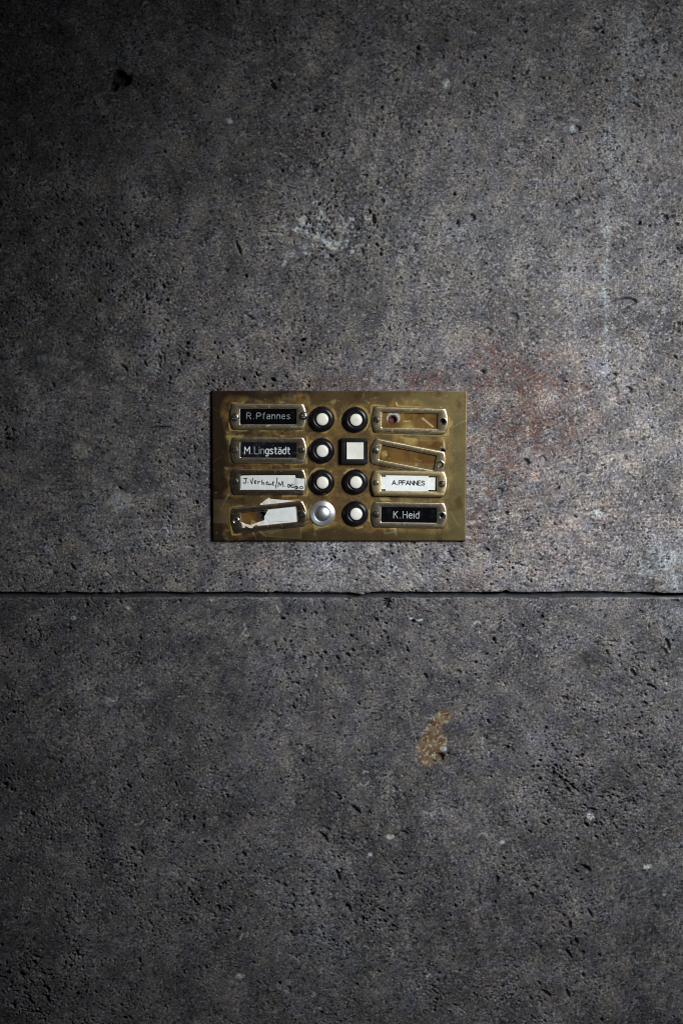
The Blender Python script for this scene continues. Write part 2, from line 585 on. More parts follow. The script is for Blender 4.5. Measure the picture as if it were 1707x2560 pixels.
JT = at(853, 1480.5)[1]                     # joint: lower edge of the upper slab
JB = at(853, 1494.0)[1]                     # joint: upper edge of the lower slab
GX = axis(-0.85, 0.85, -0.274, 0.274, 0.60 * MM, 5 * MM)


def edge_line(x, sgn):
    """how far the arris of a slab wanders, metres"""
    e = 0.22 * MM * sample(n_big, x, np.full_like(x, .11 * sgn)) + 0.13 * MM * sample(n_mid, x, np.full_like(x, .2 * sgn)) + .08 * MM * sample(n_small, x, np.full_like(x, .3 * sgn))
    return e


def slab(name, z_edge, z_far, fine_to, sgn, mat, parent, label, chips, tone_k):
    """sgn +1: slab above the joint, -1: slab below it"""
    up = axis(0.0, abs(z_far - z_edge), 0.0, abs(fine_to - z_edge), 0.60 * MM, 5 * MM)
    X, U = np.meshgrid(GX, up)
    e = edge_line(GX, sgn)
    for cx, cw, ch in chips:
        x0 = at(cx, 1487)[0]
        e = e + ch * S * np.exp(-((GX - x0) / (cw * S)) ** 2)
    Zz = z_edge + sgn * (U + e[None, :] * np.exp(-U / (3 * MM)))
    H = sample(h_stone, X, Zz) * MM
    if sgn > 0 or True:
        H = H * (0.55 + 0.45 * np.clip(U / (2.5 * MM), 0, 1))
    H = H - 0.55 * MM * np.exp(-U / (0.45 * MM))
    rows_H, rows_Z = [H], [Zz]
    for dep in (1.6, 4.0, 9.0, 20.0, 40.0):                       # the face inside the joint
        rows_H.insert(0, (H[0] - dep * MM + .3 * MM * sample(n_mid, GX, GX * 0 + dep * .01))[None, :])
        rows_Z.insert(0, (Zz[0] + .12 * MM * sample(n_small, GX, GX * 0 + dep * .013))[None, :])
    H, Zz = np.vstack(rows_H), np.vstack(rows_Z)
    Xf = np.broadcast_to(GX[None, :], H.shape)
    n, m = H.shape
    co = np.stack([Xf, -H, Zz], -1).reshape(-1, 3).astype(np.float32)
    idx = np.arange(n * m).reshape(n, m)
    a, b, c, d = idx[:-1, :-1], idx[:-1, 1:], idx[1:, 1:], idx[1:, :-1]
    q = np.stack([a, b, c, d] if sgn > 0 else [d, c, b, a], -1).reshape(-1, 4)
    me = bpy.data.meshes.new(name)
    me.vertices.add(len(co))
    me.vertices.foreach_set('co', co.ravel())
    me.loops.add(q.size)
    me.loops.foreach_set('vertex_index', q.ravel().astype(np.int32))
    me.polygons.add(len(q))
    me.polygons.foreach_set('loop_start', np.arange(0, q.size, 4, dtype=np.int32))
    me.polygons.foreach_set('loop_total', np.full(len(q), 4, dtype=np.int32))
    me.polygons.foreach_set('use_smooth', np.ones(len(q), dtype=bool))
    me.update(calc_edges=True)
    attr_set(me, 'bluish', np.full(H.shape, 1.0 if sgn < 0 else 0.0))
    attr_set(me, 'tone_and_shading', sample(tone, Xf, Zz, False) * tone_k)
    ar = np.zeros(H.shape, np.float32)
    if sgn < 0:                              # its upper arris is rubbed pale
        ar[4:7] = (.10 * sstep(sample(n_big, GX, GX * 0 + .02) + .5 * sample(n_mid, GX, GX * 0 + .04), -1.2, .3))[None, :]
    for nm, ly in (('iron', red), ('rust', rust), ('shell', pale), ('lime', blue)):
        v = sample(ly, Xf, Zz, False)
        attr_set(me, nm, np.maximum(v, ar) if nm == 'shell' else v)
    attr_set(me, 'mottle', 0.5 + 0.2 * sample(n_mot, Xf, Zz) + .12 * sample(n_big, Xf, Zz))
    o = mesh_obj(name, me, mat, parent, label=label)
    return o


def stone_material():
    n = N('limestone')
    grain = n.noise(590, 3, .75)
    grain2 = n.noise(470, 3, .65)
    hue = n.noise(62, 5, .66)
    hue2 = n.noise(24, 4, .6)
    # mineral colour, warm to cool
    c = n.mix(n.ramp(hue, .34, .66), (.123, .119, .138), (.180, .160, .143))
    c = n.mix(n.math('MULTIPLY', n.ramp(hue2, .50, .66), .45), c, (.118, .122, .152))
    c = n.mix(n.math('MULTIPLY', n.ramp(n.noise(95, 4, .62), .60, .74), .40), c, (.20, .140, .105))
    # clouds of denser and more open stone, uneven grain
    c = n.mix(1.0, c, n.ramp(n.noise(30, 5, .66), .28, .72, .55, 1.28), 'MULTIPLY')
    c = n.mix(1.0, c, n.ramp(n.noise(10, 4, .6), .30, .70, .80, 1.18), 'MULTIPLY')
    c = n.mix(1.0, c, n.ramp(n.noise(150, 4, .65), .28, .72, .82, 1.10), 'MULTIPLY')
    # stains
    iron = n.math('MULTIPLY', n.attr('iron'), n.ramp(n.noise(420, 3), .30, .58, .45, 1.0))
    c = n.mix(n.math('MULTIPLY', iron, .95), c, n.mix(n.ramp(n.noise(90, 2), .45, .6), (.076, .038, .032), (.128, .074, .056)))
    c = n.mix(n.math('MULTIPLY', n.attr('lime'), n.ramp(n.noise(260, 3, .65), .38, .60, .08, .80)), c, (.29, .335, .365))
    much = n.ramp(n.noise(42, 3, .6), .35, .65, .60, 1.0)
    c = n.mix(n.math('MULTIPLY', much, n.ramp(grain, .52, .63)), c, n.mix(1.0, c, (2.15, 2.1, 2.05), 'MULTIPLY'))
    c = n.mix(n.math('MULTIPLY', much, n.ramp(grain, .48, .38)), c, n.mix(1.0, c, (.34, .34, .38), 'MULTIPLY'))
    c = n.mix(n.ramp(grain2, .57, .68), c, n.mix(1.0, c, (1.4, 1.38, 1.35), 'MULTIPLY'))
    c = n.mix(n.ramp(grain2, .44, .32), c, n.mix(1.0, c, (.66, .66, .70), 'MULTIPLY'))
    c = n.mix(n.ramp(n.noise(600, 2, .6), .60, .67, 0, .6), c, (.38, .372, .355))
    c = n.mix(n.ramp(n.noise(300, 3, .7), .66, .72, 0, .5), c, (.34, .32, .29))
    # distinct mineral grains; black ones paint the shade of fine pores into the colour
    tick = n.stretch((1.0, 1.0, 1.3), (0, R(40), 0))
    g1 = n.new('ShaderNodeSeparateColor')
    n.t.links.new(n.voronoi(700, vec=tick), g1.inputs[0])
    c = n.mix(1.0, c, n.ramp(g1.outputs[0], 0, 1, .76, 1.26), 'MULTIPLY')
    g2 = n.new('ShaderNodeSeparateColor')
    n.t.links.new(n.voronoi(480, vec=tick), g2.inputs[0])
    c = n.mix(n.math('MULTIPLY', n.math('LESS_THAN', g2.outputs[0], .085), n.ramp(n.noise(48, 4, .65), .38, .54, .3, .95)), c, (.022, .022, .027))
    c = n.mix(n.math('MULTIPLY', n.math('GREATER_THAN', g2.outputs[0], .955), .55), c, (.34, .33, .31))
    mot = n.attr('mottle')
    c = n.mix(1.0, c, n.ramp(mot, .0, 1.0, .78, 1.12), 'MULTIPLY')
    c = n.mix(n.math('MULTIPLY', n.attr('bluish'), .16), c, n.mix(1.0, c, (.90, .93, 1.12), 'MULTIPLY'))
    rust = n.attr('rust')
    rc = n.mix(n.ramp(n.noise(110, 3), .40, .60), (.145, .066, .026), (.27, .18, .085))
    rc = n.mix(n.ramp(n.noise(330, 3, .6), .50, .62), rc, (.50, .45, .34))
    c = n.mix(n.math('MULTIPLY', rust, n.ramp(n.noise(210, 4, .65), .34, .50, .55, 1.0)), c, rc)
    c = n.mix(1.0, c, n.attr('tone_and_shading'), 'MULTIPLY')
    c = n.mix(n.math('MULTIPLY', n.attr('shell'), n.ramp(n.noise(430, 3, .7), .40, .54, .22, 1.0)), c, n.mix(n.ramp(hue, .4, .6), (.55, .63, .66), (.56, .53, .47)))
    n.bump(n.math('ADD', n.math('MULTIPLY', grain, .5), grain2), .0004, .30)
    n.b.inputs['Specular IOR Level'].default_value = .35
    return n.set(Base_Color=c, Roughness=n.ramp(grain2, .3, .7, .62, .85))


MAT = {'stone': stone_material()}

n = N('mortar')
c = n.mix(n.ramp(n.noise(400, 4, .6), .35, .65), (.013, .015, .019), (.036, .037, .043))
c = n.mix(n.ramp(n.noise(60, 2), .45, .65), c, (.030, .033, .041))
n.bump(n.noise(900, 4, .6), .0006, .7)
MAT['mortar'] = n.set(Base_Color=c, Roughness=.85)

wall = bpy.data.objects.new('wall', None)
wall['kind'] = 'structure'
wall['label'] = 'weathered dark grey shelly limestone wall of slabs behind the brass doorbell panel'
link(wall)
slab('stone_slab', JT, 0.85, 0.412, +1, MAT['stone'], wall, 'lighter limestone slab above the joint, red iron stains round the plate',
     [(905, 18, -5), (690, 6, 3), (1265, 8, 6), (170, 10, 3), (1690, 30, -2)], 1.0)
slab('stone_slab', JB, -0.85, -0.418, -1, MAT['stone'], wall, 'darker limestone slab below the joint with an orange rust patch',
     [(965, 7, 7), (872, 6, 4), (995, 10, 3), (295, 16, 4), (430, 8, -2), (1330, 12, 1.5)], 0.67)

# mortar in the joint: a recessed bed whose upper edge has come away and left a crack
mx = axis(-0.85, 0.85, -0.285, 0.285, 1.2 * MM, 6 * MM)
crack = np.zeros_like(mx)
cw = 0.55 * MM + .22 * MM * sample(n_big, mx, mx * 0 + .05) + .18 * MM * sample(n_mid, mx, mx * 0 + .07)
for px, w, k in [(905, 26, 6), (1215, 30, 5.5), (1245, 14, 4), (1690, 70, 7.5), (1640, 40, 4), (1000, 14, 2.5), (550, 30, 1.5)]:
    cw = cw + k * S * np.exp(-((mx - at(px, 1487)[0]) / (w * S)) ** 2)
cw = np.clip(cw, .18 * MM, (JT - JB) * .85)
mv, mf = [], []
nm = len(mx)
prof = []
for row in range(6):
    for k, x in enumerate(mx):
        topz = JT - cw[k]
        z = [JB - 1 * MM, JB + .3 * MM, (JB + topz) / 2, topz - .3 * MM, topz, topz][row]
        dep = [4.2, 4.2, 4.6, 4.4, 5.2, 30][row] * MM + (.22 * MM * float(sample(n_mid, np.array([x]), np.array([.3 + row * .003]))[0]) if row < 5 else 0)
        mv.append((x, dep, z))
for row in range(5):
    for k in range(nm - 1):
        mf.append((row * nm + k, row * nm + k + 1, (row + 1) * nm + k + 1, (row + 1) * nm + k))
b0 = len(mv)
mv += [(-.85, .03, JT + .004), (.85, .03, JT + .004), (.85, .03, JB - .004), (-.85, .03, JB - .004)]
mf.append((b0, b0 + 3, b0 + 2, b0 + 1))
mesh_obj('mortar_joint', pydata('mortar_joint', mv, mf), MAT['mortar'], wall)

# ------------------------------------------------------------------ doorbell panel
T_PLATE = 3.0 * MM                          # front of the plate, out from the stone
tl, tr = at(530, 977, T_PLATE), at(1167, 976.5, T_PLATE)
bl, br = at(532.8, 1351.5, T_PLATE), at(1163.3, 1353, T_PLATE)
PX0, PX1 = (tl[0] + bl[0]) / 2, (tr[0] + br[0]) / 2
PZ1, PZ0 = (tl[1] + tr[1]) / 2, (bl[1] + br[1]) / 2
PC = Vector(((PX0 + PX1) / 2, 0, (PZ0 + PZ1) / 2))
panel = bpy.data.objects.new('doorbell_panel', None)
panel.location = PC
panel.empty_display_size = .02
panel['label'] = 'tarnished brass doorbell panel with eight name frames and eight buttons on the stone wall'
panel['category'] = 'doorbell panel'
link(panel)


def loc(px, py, h):
    x, z = at(px, py, h)
    return Vector((x - PC.x, -h, z - PC.z))


# geometry list: (px, py, clockwise tilt, ...)
FRAMES = {
    'L1': (670.7, 1041.5, 0.0), 'L2': (671.5, 1125.1, 0.3), 'L3': (671.7, 1204.6, 0.2), 'L4': (673.0, 1292.6, -6.1),
    'R1': (1024.3, 1051.2, 1.5), 'R2': (1019.3, 1144.0, 11.3), 'R3': (1022.6, 1208.8, 0.9), 'R4': (1022.1, 1287.2, 0.9)}
BUTTONS = [(804.4, 1047.8), (804.4, 1126.9), (804.8, 1205.9), (888.3, 1049.3), (888.3, 1205.1), (888.8, 1284.2)]
SQUARE, STEEL = (886.5, 1127.5), (805.9, 1284.2)
FW, FH, FT = 189.5 * S, 64.6 * S, 1.7 * MM
OW, OH = 138.5 * S, 37.5 * S
SCREW_X = 82.5 * S

# ---- plate with its tarnish maps and painted reflections
plate_holes = [(982.0, 1049.0, 9.5), (1105.0, 1052.5, 7.5), (1104.5, 1128.0, 6.0), (655.5, 1288.0, 10.0), (591.5, 1301.0, 4.5), (1103.5, 1287.5, 6.0)]
gx = np.concatenate([[PX0, PX0, PX0 + .14 * MM, PX0 + .45 * MM], np.linspace(PX0 + .9 * MM, PX1 - .9 * MM, 330), [PX1 - .45 * MM, PX1 - .14 * MM, PX1, PX1]])
gz = np.concatenate([[PZ0, PZ0, PZ0 + .14 * MM, PZ0 + .45 * MM], np.linspace(PZ0 + .9 * MM, PZ1 - .9 * MM, 196), [PZ1 - .45 * MM, PZ1 - .14 * MM, PZ1, PZ1]])
eh = np.array([0.2, 2.50, 2.86, 3.0]) * MM
hx = np.full(len(gx), 3.0 * MM)
hx[:4], hx[-4:] = eh, eh[::-1]
hz = np.full(len(gz), 3.0 * MM)
hz[:4], hz[-4:] = eh, eh[::-1]
GXm, GZm = np.meshgrid(gx, gz)
HH = np.minimum(hx[None, :], hz[:, None])
inner = HH > 2.99 * MM
HH = HH + inner * (0.010 * MM * sample(n_big, GXm, GZm) + .02 * MM * sample(n_huge, GXm, GZm))
# photo-pixel coordinates of the grid, for placing wear marks that were measured in the photo
PXm = 853.5 + GXm / S * 1.0
ref = at(853.5, 1280, T_PLATE)
kx_ = (at(1100, 1165, T_PLATE)[0] - at(600, 1165, T_PLATE)[0]) / 500
kz_ = (at(850, 1000, T_PLATE)[1] - at(850, 1340, T_PLATE)[1]) / 340
PXm = 850 + (GXm - at(850, 1165, T_PLATE)[0]) / kx_
PYm = 1165 - (GZm - at(850, 1165, T_PLATE)[1]) / kz_
nb = sample(n_big, GXm * 1.7, GZm * 1.7)
nmid = sample(n_mid, GXm, GZm)
nmot = sample(n_mot, GXm, GZm)
dist = np.full(GXm.shape, 1e3)
for k_, (fx, fy, fa) in FRAMES.items():
    if k_ == 'R2':
        fx, fy, fa = 1023, 1128, 0
    c_, s_ = math.cos(R(fa)), math.sin(R(fa))
    u, v = (PXm - fx) * c_ + (PYm - fy) * s_, -(PXm - fx) * s_ + (PYm - fy) * c_
    dist = np.minimum(dist, np.hypot(np.clip(np.abs(u) - 93, 0, None), np.clip(np.abs(v) - 31, 0, None)))
for bx, by in BUTTONS + [SQUARE, STEEL]:
    dist = np.minimum(dist, np.clip(np.hypot(PXm - bx, PYm - by) - 31, 0, None))
reach = 9 + 9 * np.clip(nb, -.6, 1.6) + 4 * nmid
polish = 1 - sstep(dist, np.maximum(reach - 6, 1), np.maximum(reach + 9, 6))      # golden, rubbed by the polishing cloth
polish = np.maximum(polish, sstep(np.minimum(PXm - 560, 1130 - PXm) * 1.0 + 12 * nb, 25, 60) * sstep(np.minimum(PYm - 1010, 1330 - PYm) + 10 * nb, 5, 35) * .7)
crust = (1 - sstep(np.abs(dist - (3.5 + 1.2 * nmid)), .8, 3.5)) * sstep(nmot + .6 * nb, .1, 1.2)
crust = np.maximum(crust, .8 * sstep(nmot + .35 * nmid, 2.1, 2.7) * (dist < 45))
brown = sstep(np.clip((900 - PXm) / 330, 0, 1.15) + .25 * nb + .1 * nmid, .25, .85)                # brown oxide, plus dark reflected surroundings painted in on the left
olive = sstep((PXm - 960) / 200 + .2 * nb, .1, .8)  # brighter reflections on the right, painted in as olive
scr = np.zeros_like(GXm)


def pscr(pts, wid, k):
    global scr
    for (ax, ay), (bx, by) in zip(pts, pts[1:]):
        dx, dy = bx - ax, by - ay
        t = np.clip(((PXm - ax) * dx + (PYm - ay) * dy) / (dx * dx + dy * dy), 0, 1)
        d = np.hypot(PXm - ax - t * dx, PYm - ay - t * dy)
        scr = np.maximum(scr, k * (1 - sstep(d, wid * .4, wid * 1.6)))


for pts, w, k in [([(573, 1234), (550, 1275)], 1.2, .55), ([(1055, 1046), (1081, 1067)], 1.8, .8), ([(909, 984), (907, 996)], 1.2, .5), ([(913, 1002), (922, 1008)], 1.4, .6),
                  ([(1125, 1277), (1146, 1314)], 1.1, .5), ([(1130, 1070), (1150, 1056), (1165, 1052)], 1.2, .5), ([(990, 1008), (992, 1014)], 2, .9),
                  ([(632, 1332), (640, 1348)], 1.2, .5), ([(648, 1328), (665, 1342)], 1.4, .6), ([(753, 1300), (752, 1346)], 1.2, .45), ([(655, 1340), (750, 1347)], 1.2, .4),
                  ([(562, 1168), (568, 1172)], 1.8, .7), ([(1109, 1101), (1110, 1121)], 2.5, .8), ([(1103, 1117), (1098, 1127)], 1.5, .6), ([(960, 1325), (962, 1334), (990, 1330)], 2.2, .5), ([(988, 1322), (990, 1336)], 3, .55),
                  ([(955, 1085), (1100, 1090)], 1.3, .25), ([(970, 1110), (1090, 1125)], 1.3, .2), ([(1008, 1054), (1024, 1053)], 1.4, .6), ([(870, 1020), (880, 1013)], 1.3, .5)]:
    pscr(pts, w, k)
random.seed(9)
for _ in range(75):
    x, y = random.uniform(535, 1160), random.uniform(980, 1348)
    pscr([(x, y), (x + random.uniform(-2.5, 2.5), y + random.uniform(-2.5, 2.5))], random.uniform(.8, 1.5), random.uniform(.3, .95))
for _ in range(26):
    x, y, a, L = random.uniform(540, 1150), random.uniform(985, 1345), random.uniform(0, 6.3), random.uniform(10, 45)
    pscr([(x, y), (x + L * math.cos(a), y + L * math.sin(a))], .8, random.uniform(.12, .3))
glue = np.zeros_like(GXm)
for gx_, gy_, grx, gry in [(982, 1038, 13, 7), (971, 1047, 6, 8), (994, 1046, 6, 10)]:
    glue = np.maximum(glue, 1 - sstep(np.hypot((PXm - gx_) / grx, (PYm - gy_) / gry) + .3 * nmid + .2 * nmot, .7, 1.1))
worn = np.zeros_like(GXm)                    # pale lacquer ghost inside the tilted frame
worn = np.maximum(worn, (1 - sstep(np.abs(PYm - 1131) / 14 + np.abs(PXm - 980) / 26 + .1 * nmid, .7, 1.0)) * .6)
dkspot = 1 - sstep(np.hypot((PXm - 981) / 11, (PYm - 1127) / 8) + .3 * nmid, .5, 1.2)
dkspot = np.maximum(dkspot, .8 * (1 - sstep(np.hypot((PXm - 726) / 14, (PYm - 990) / 10) + .2 * nmid, .6, 1.2)))

amber = np.zeros_like(GXm)                   # old lacquer that the lost name cards kept from being polished away
for fx, fy, fa, wu, wv in [(1024.3, 1051.2, 1.5, 72, 21), (1022, 1131, 0, 84, 28), (673, 1292.6, -6.1, 72, 21)]:
    c_, s_ = math.cos(R(fa)), math.sin(R(fa))
    u, v = (PXm - fx) * c_ + (PYm - fy) * s_, -(PXm - fx) * s_ + (PYm - fy) * c_
    amber = np.maximum(amber, (1 - sstep(np.abs(u) / wu + .03 * nmid, .92, 1.05)) * (1 - sstep(np.abs(v) / wv + .05 * nmid, .85, 1.1)))
vi = np.arange(GXm.size).reshape(GXm.shape)
a, b, c, d = vi[:-1, :-1], vi[:-1, 1:], vi[1:, 1:], vi[1:, :-1]
keep = np.ones(a.shape, bool)
pxc, pyc = (PXm[:-1, :-1] + PXm[1:, 1:]) / 2, (PYm[:-1, :-1] + PYm[1:, 1:]) / 2
for hx_, hy_, hr_ in plate_holes:
    keep &= np.hypot(pxc - hx_, pyc - hy_) > hr_
faces = np.stack([a, b, c, d], -1)[keep]
me = bpy.data.meshes.new('back_plate')
me.from_pydata(np.stack([GXm - PC.x, -HH, GZm - PC.z], -1).reshape(-1, 3).tolist(), [], faces.tolist())
me.polygons.foreach_set('use_smooth', np.ones(len(me.polygons), dtype=bool))
me.update()
for nm_, ar in (('polish', polish), ('crust', crust), ('brown', brown), ('olive', olive), ('scratch', scr), ('glue', glue), ('worn', worn), ('spot', dkspot), ('amber', amber)):
    attr_set(me, nm_, ar)

n = N('tarnished_brass')
fine = n.noise(900, 3, .6)
brushed = n.noise(260, 3, .6, vec=n.stretch((.06, 1, 1.6)))
cloud = n.noise(70, 4, .6)
c = n.mix(n.attr('olive'), (.20, .132, .062), (.255, .198, .090))
c = n.mix(n.math('MULTIPLY', n.attr('brown'), n.ramp(cloud, .3, .6, .6, 1.0)), c, (.088, .058, .040))
gold = n.mix(n.ramp(cloud, .38, .62), (.105, .052, .013), (.235, .148, .036))
pol = n.math('MULTIPLY', n.attr('polish'), n.ramp(n.noise(190, 4, .62), .32, .62, .15, .95))
c = n.mix(pol, c, gold)
c = n.mix(n.ramp(n.noise(45, 3, .6), .56, .70), c, n.mix(1.0, c, (.62, .52, .46), 'MULTIPLY'))
c = n.mix(n.ramp(fine, .55, .75), c, n.mix(1.0, c, (1.3, 1.28, 1.2), 'MULTIPLY'))
c = n.mix(n.ramp(fine, .45, .28), c, n.mix(1.0, c, (.7, .66, .6), 'MULTIPLY'))
c = n.mix(n.attr('spot'), c, (.05, .05, .06))
c = n.mix(n.math('MULTIPLY', n.attr('worn'), .7), c, (.36, .27, .11))
amber = n.attr('amber')
c = n.mix(n.math('MULTIPLY', amber, .85), c, n.mix(n.ramp(cloud, .36, .62), (.088, .040, .010), (.135, .072, .018)))
crust_f = n.math('MULTIPLY', n.attr('crust'), .75)
c = n.mix(crust_f, c, (.36, .27, .085))
c = n.mix(n.math('MULTIPLY', n.attr('glue'), n.ramp(fine, .35, .6, .5, 1.0)), c, (.44, .46, .44))
c = n.mix(n.math('MULTIPLY', n.attr('scratch'), .8), c, (.62, .52, .30))
met = n.math('SUBTRACT', .93, n.math('ADD', n.math('MULTIPLY', crust_f, .8), n.math('MULTIPLY', n.attr('glue'), .9)), True)
met = n.math('SUBTRACT', met, n.math('MULTIPLY', pol, .78), True)
met = n.math('SUBTRACT', met, n.math('MULTIPLY', amber, .7), True)
ro = n.ramp(cloud, .3, .7, .36, .41)
ro = n.math('ADD', ro, n.math('MULTIPLY', pol, .10))
n.bump(n.math('ADD', n.math('MULTIPLY', brushed, .05), fine), .00005, .8)
MAT['brass'] = n.set(Specular_IOR_Level=n.ramp(amber, 0, 1, .35, .08), Base_Color=c, Roughness=ro, Metallic=met)
mesh_obj('back_plate', me, MAT['brass'], panel, label='tarnished brass back plate, brown at one end, olive at the other')


def worn_metal(name, base, dark, light, rough, metallic=.95, seed=0.0, edge=None):
    n = N(name)
    m = n.own(seed)
    cl = n.noise(150, 4, .62, vec=m)
    c = n.mix(n.ramp(cl, .40, .60), dark, base)
    c = n.mix(n.ramp(n.noise(420, 3, .6, vec=m), .56, .72), c, light)
    sc = n.noise(330, 2, .5, vec=n.stretch((.12, 1, 1.3), (0, R(35), 0)))
    c = n.mix(n.ramp(sc, .66, .72, 0, .6), c, light)
    if edge:                                # handled edges are rubbed bright
        sx = n.new('ShaderNodeSeparateXYZ')
        n.t.links.new(n.obj, sx.inputs[0])
        hgt = n.math('MULTIPLY', sx.outputs[1], -1 / (1.7 * MM))
        rub = n.math('MULTIPLY', n.ramp(hgt, .99, .93), n.ramp(hgt, .30, .55))
        rub = n.math('MULTIPLY', rub, n.ramp(n.noise(110, 3, .6, vec=m), .30, .58, .25, 1.0))
        c = n.mix(rub, c, edge)
    n.bump(n.noise(1200, 3), .00004, .6)
    return n.set(Base_Color=c, Metallic=metallic, Roughness=n.ramp(cl, .3, .7, rough + .12, rough))


MAT['nickel_a'] = worn_metal('worn_pale_brass', (.58, .49, .32), (.30, .23, .14), (.86, .80, .62), .30, seed=.3, edge=(.84, .76, .57))
MAT['nickel_b'] = worn_metal('dull_nickel_brass', (.40, .33, .23), (.19, .15, .105), (.64, .55, .39), .30, seed=1.1, edge=(.80, .71, .54))
MAT['nickel_c'] = worn_metal('dark_oxidised_brass', (.24, .18, .13), (.12, .085, .06), (.46, .38, .27), .28, seed=2.2, edge=(.62, .52, .38))
MAT['nickel_d'] = worn_metal('tarnished_frame_brass', (.44, .35, .19), (.28, .21, .11), (.60, .50, .30), .34, seed=3.7, edge=(.66, .56, .36))
MAT['nickel_e'] = worn_metal('brassy_worn_nickel', (.48, .39, .23), (.24, .18, .11), (.74, .64, .42), .30, seed=6.1, edge=(.84, .73, .50))
MAT['screw_steel'] = worn_metal('screw_steel', (.62, .62, .62), (.40, .39, .38), (.85, .85, .85), .22, 1.0, 4.1)
MAT['screw_dark'] = worn_metal('oxidised_screw', (.13, .12, .11), (.05, .045, .045), (.34, .31, .27), .32, .9, 5.3)
MAT['steel'] = None
n = N('brushed_steel')
tg = n.new('ShaderNodeTangent')
tg.direction_type = 'RADIAL'
tg.axis = 'Y'
n.t.links.new(tg.outputs[0], n.b.inputs['Tangent'])
MAT['steel'] = n.set(Base_Color=n.mix(n.noise(500, 3), (.80, .83, .87), (.90, .92, .94)), Metallic=1.0, Roughness=.52, Anisotropic=.6, Anisotropic_Rotation=.25)
n = N('black_bakelite')
sm = n.noise(130, 4, .6, vec=n.own())
MAT['black'] = n.set(Base_Color=n.mix(n.ramp(sm, .35, .7), (.005, .0045, .007), (.013, .011, .016)), Roughness=n.ramp(sm, .3, .7, .24, .36), Specular_IOR_Level=.38)
n = N('black_plastic')
MAT['blackplastic'] = n.set(Base_Color=n.mix(n.noise(300, 3), (.004, .004, .005), (.009, .009, .010)), Roughness=.38)
n = N('engraved_black_laminate')
sm = n.noise(170, 4, .65)
MAT['laminate'] = n.set(Base_Color=n.mix(n.ramp(sm, .5, .75), (.003, .003, .004), (.009, .010, .012)), Roughness=n.ramp(sm, .35, .65, .16, .24), Specular_IOR_Level=.2)
n = N('scuffed_black_laminate')
sm = n.noise(240, 5, .7)
MAT['laminate_worn'] = n.set(Base_Color=n.mix(n.ramp(sm, .52, .74), (.006, .006, .010), (.07, .073, .085)), Roughness=.28, Specular_IOR_Level=.3)
n = N('ivory_plastic')
ow = n.own()
sm = n.noise(160, 4, .6, vec=ow)
c = n.mix(n.ramp(sm, .35, .65), (.76, .74, .67), (.86, .85, .80))
c = n.mix(n.math('MULTIPLY', n.rnd, .5), c, (.80, .74, .60))
c = n.mix(n.ramp(n.noise(330, 4, .7, vec=ow), .58, .74, 0, .5), c, (.45, .40, .31))
MAT['ivory'] = n.set(Base_Color=c, Roughness=.38)
n = N('white_paper')
c = n.mix(n.ramp(n.noise(200, 4, .6), .3, .7), (.70, .715, .70), (.80, .815, .81))
c = n.mix(n.ramp(n.noise(90, 3), .62, .8, 0, .35), c, (.62, .58, .48))
n.bump(n.noise(300, 2), .0001, .5)
MAT['paper'] = n.set(Base_Color=c, Roughness=.75)
n = N('torn_paper_edge')
c = n.mix(n.ramp(n.noise(240, 4, .6), .42, .62), (.82, .80, .77), (.70, .60, .46))
MAT['torn'] = n.set(Base_Color=c, Roughness=.85)
n = N('black_ink')
MAT['ink'] = n.set(Base_Color=n.mix(n.noise(500, 2), (.010, .010, .012), (.022, .022, .026)), Roughness=.6)
n = N('engraved_white_fill')
MAT['fill'] = n.set(Base_Color=n.mix(n.ramp(n.noise(320, 3, .6), .35, .6), (.22, .24, .25), (.46, .49, .50)), Roughness=.7)
n = N('dim_engraved_fill')
MAT['fill_m'] = n.set(Base_Color=n.mix(n.ramp(n.noise(320, 3, .6), .35, .6), (.16, .18, .19), (.34, .37, .38)), Roughness=.7)
n = N('bright_engraved_fill')
MAT['fill_b'] = n.set(Base_Color=n.mix(n.ramp(n.noise(260, 3, .6), .30, .5), (.26, .28, .30), (.72, .74, .74)), Roughness=.7)
n = N('faded_engraved_fill')
MAT['fill_f'] = n.set(Base_Color=n.mix(n.noise(320, 3, .6), (.14, .15, .16), (.30, .32, .32)), Roughness=.7)
n = N('red_rawlplug')
MAT['plug'] = n.set(Base_Color=n.mix(n.noise(500, 3), (.05, .008, .008), (.11, .02, .018)), Roughness=.5)
n = N('dark_hole')
MAT['hole'] = n.set(Base_Color=n.mix(n.noise(500, 3), (.012, .010, .009), (.03, .024, .02)), Roughness=.8)

# clear sticky tape: mostly see-through film with a dull sheen
n = N('clear_tape')
tr_ = n.new('ShaderNodeBsdfTransparent')
tr_.inputs['Color'].default_value = (.93, .91, .86, 1)
mx_ = n.new('ShaderNodeMixShader')
n.t.links.new(n.ramp(n.noise(60, 3), .3, .7, .05, .11), mx_.inputs[0])
n.t.links.new(tr_.outputs[0], mx_.inputs[1])
n.t.links.new(n.b.outputs[0], mx_.inputs[2])
n.t.links.new(mx_.outputs[0], n.out.inputs['Surface'])
MAT['tape'] = n.set(Base_Color=(.34, .29, .16), Roughness=.35)


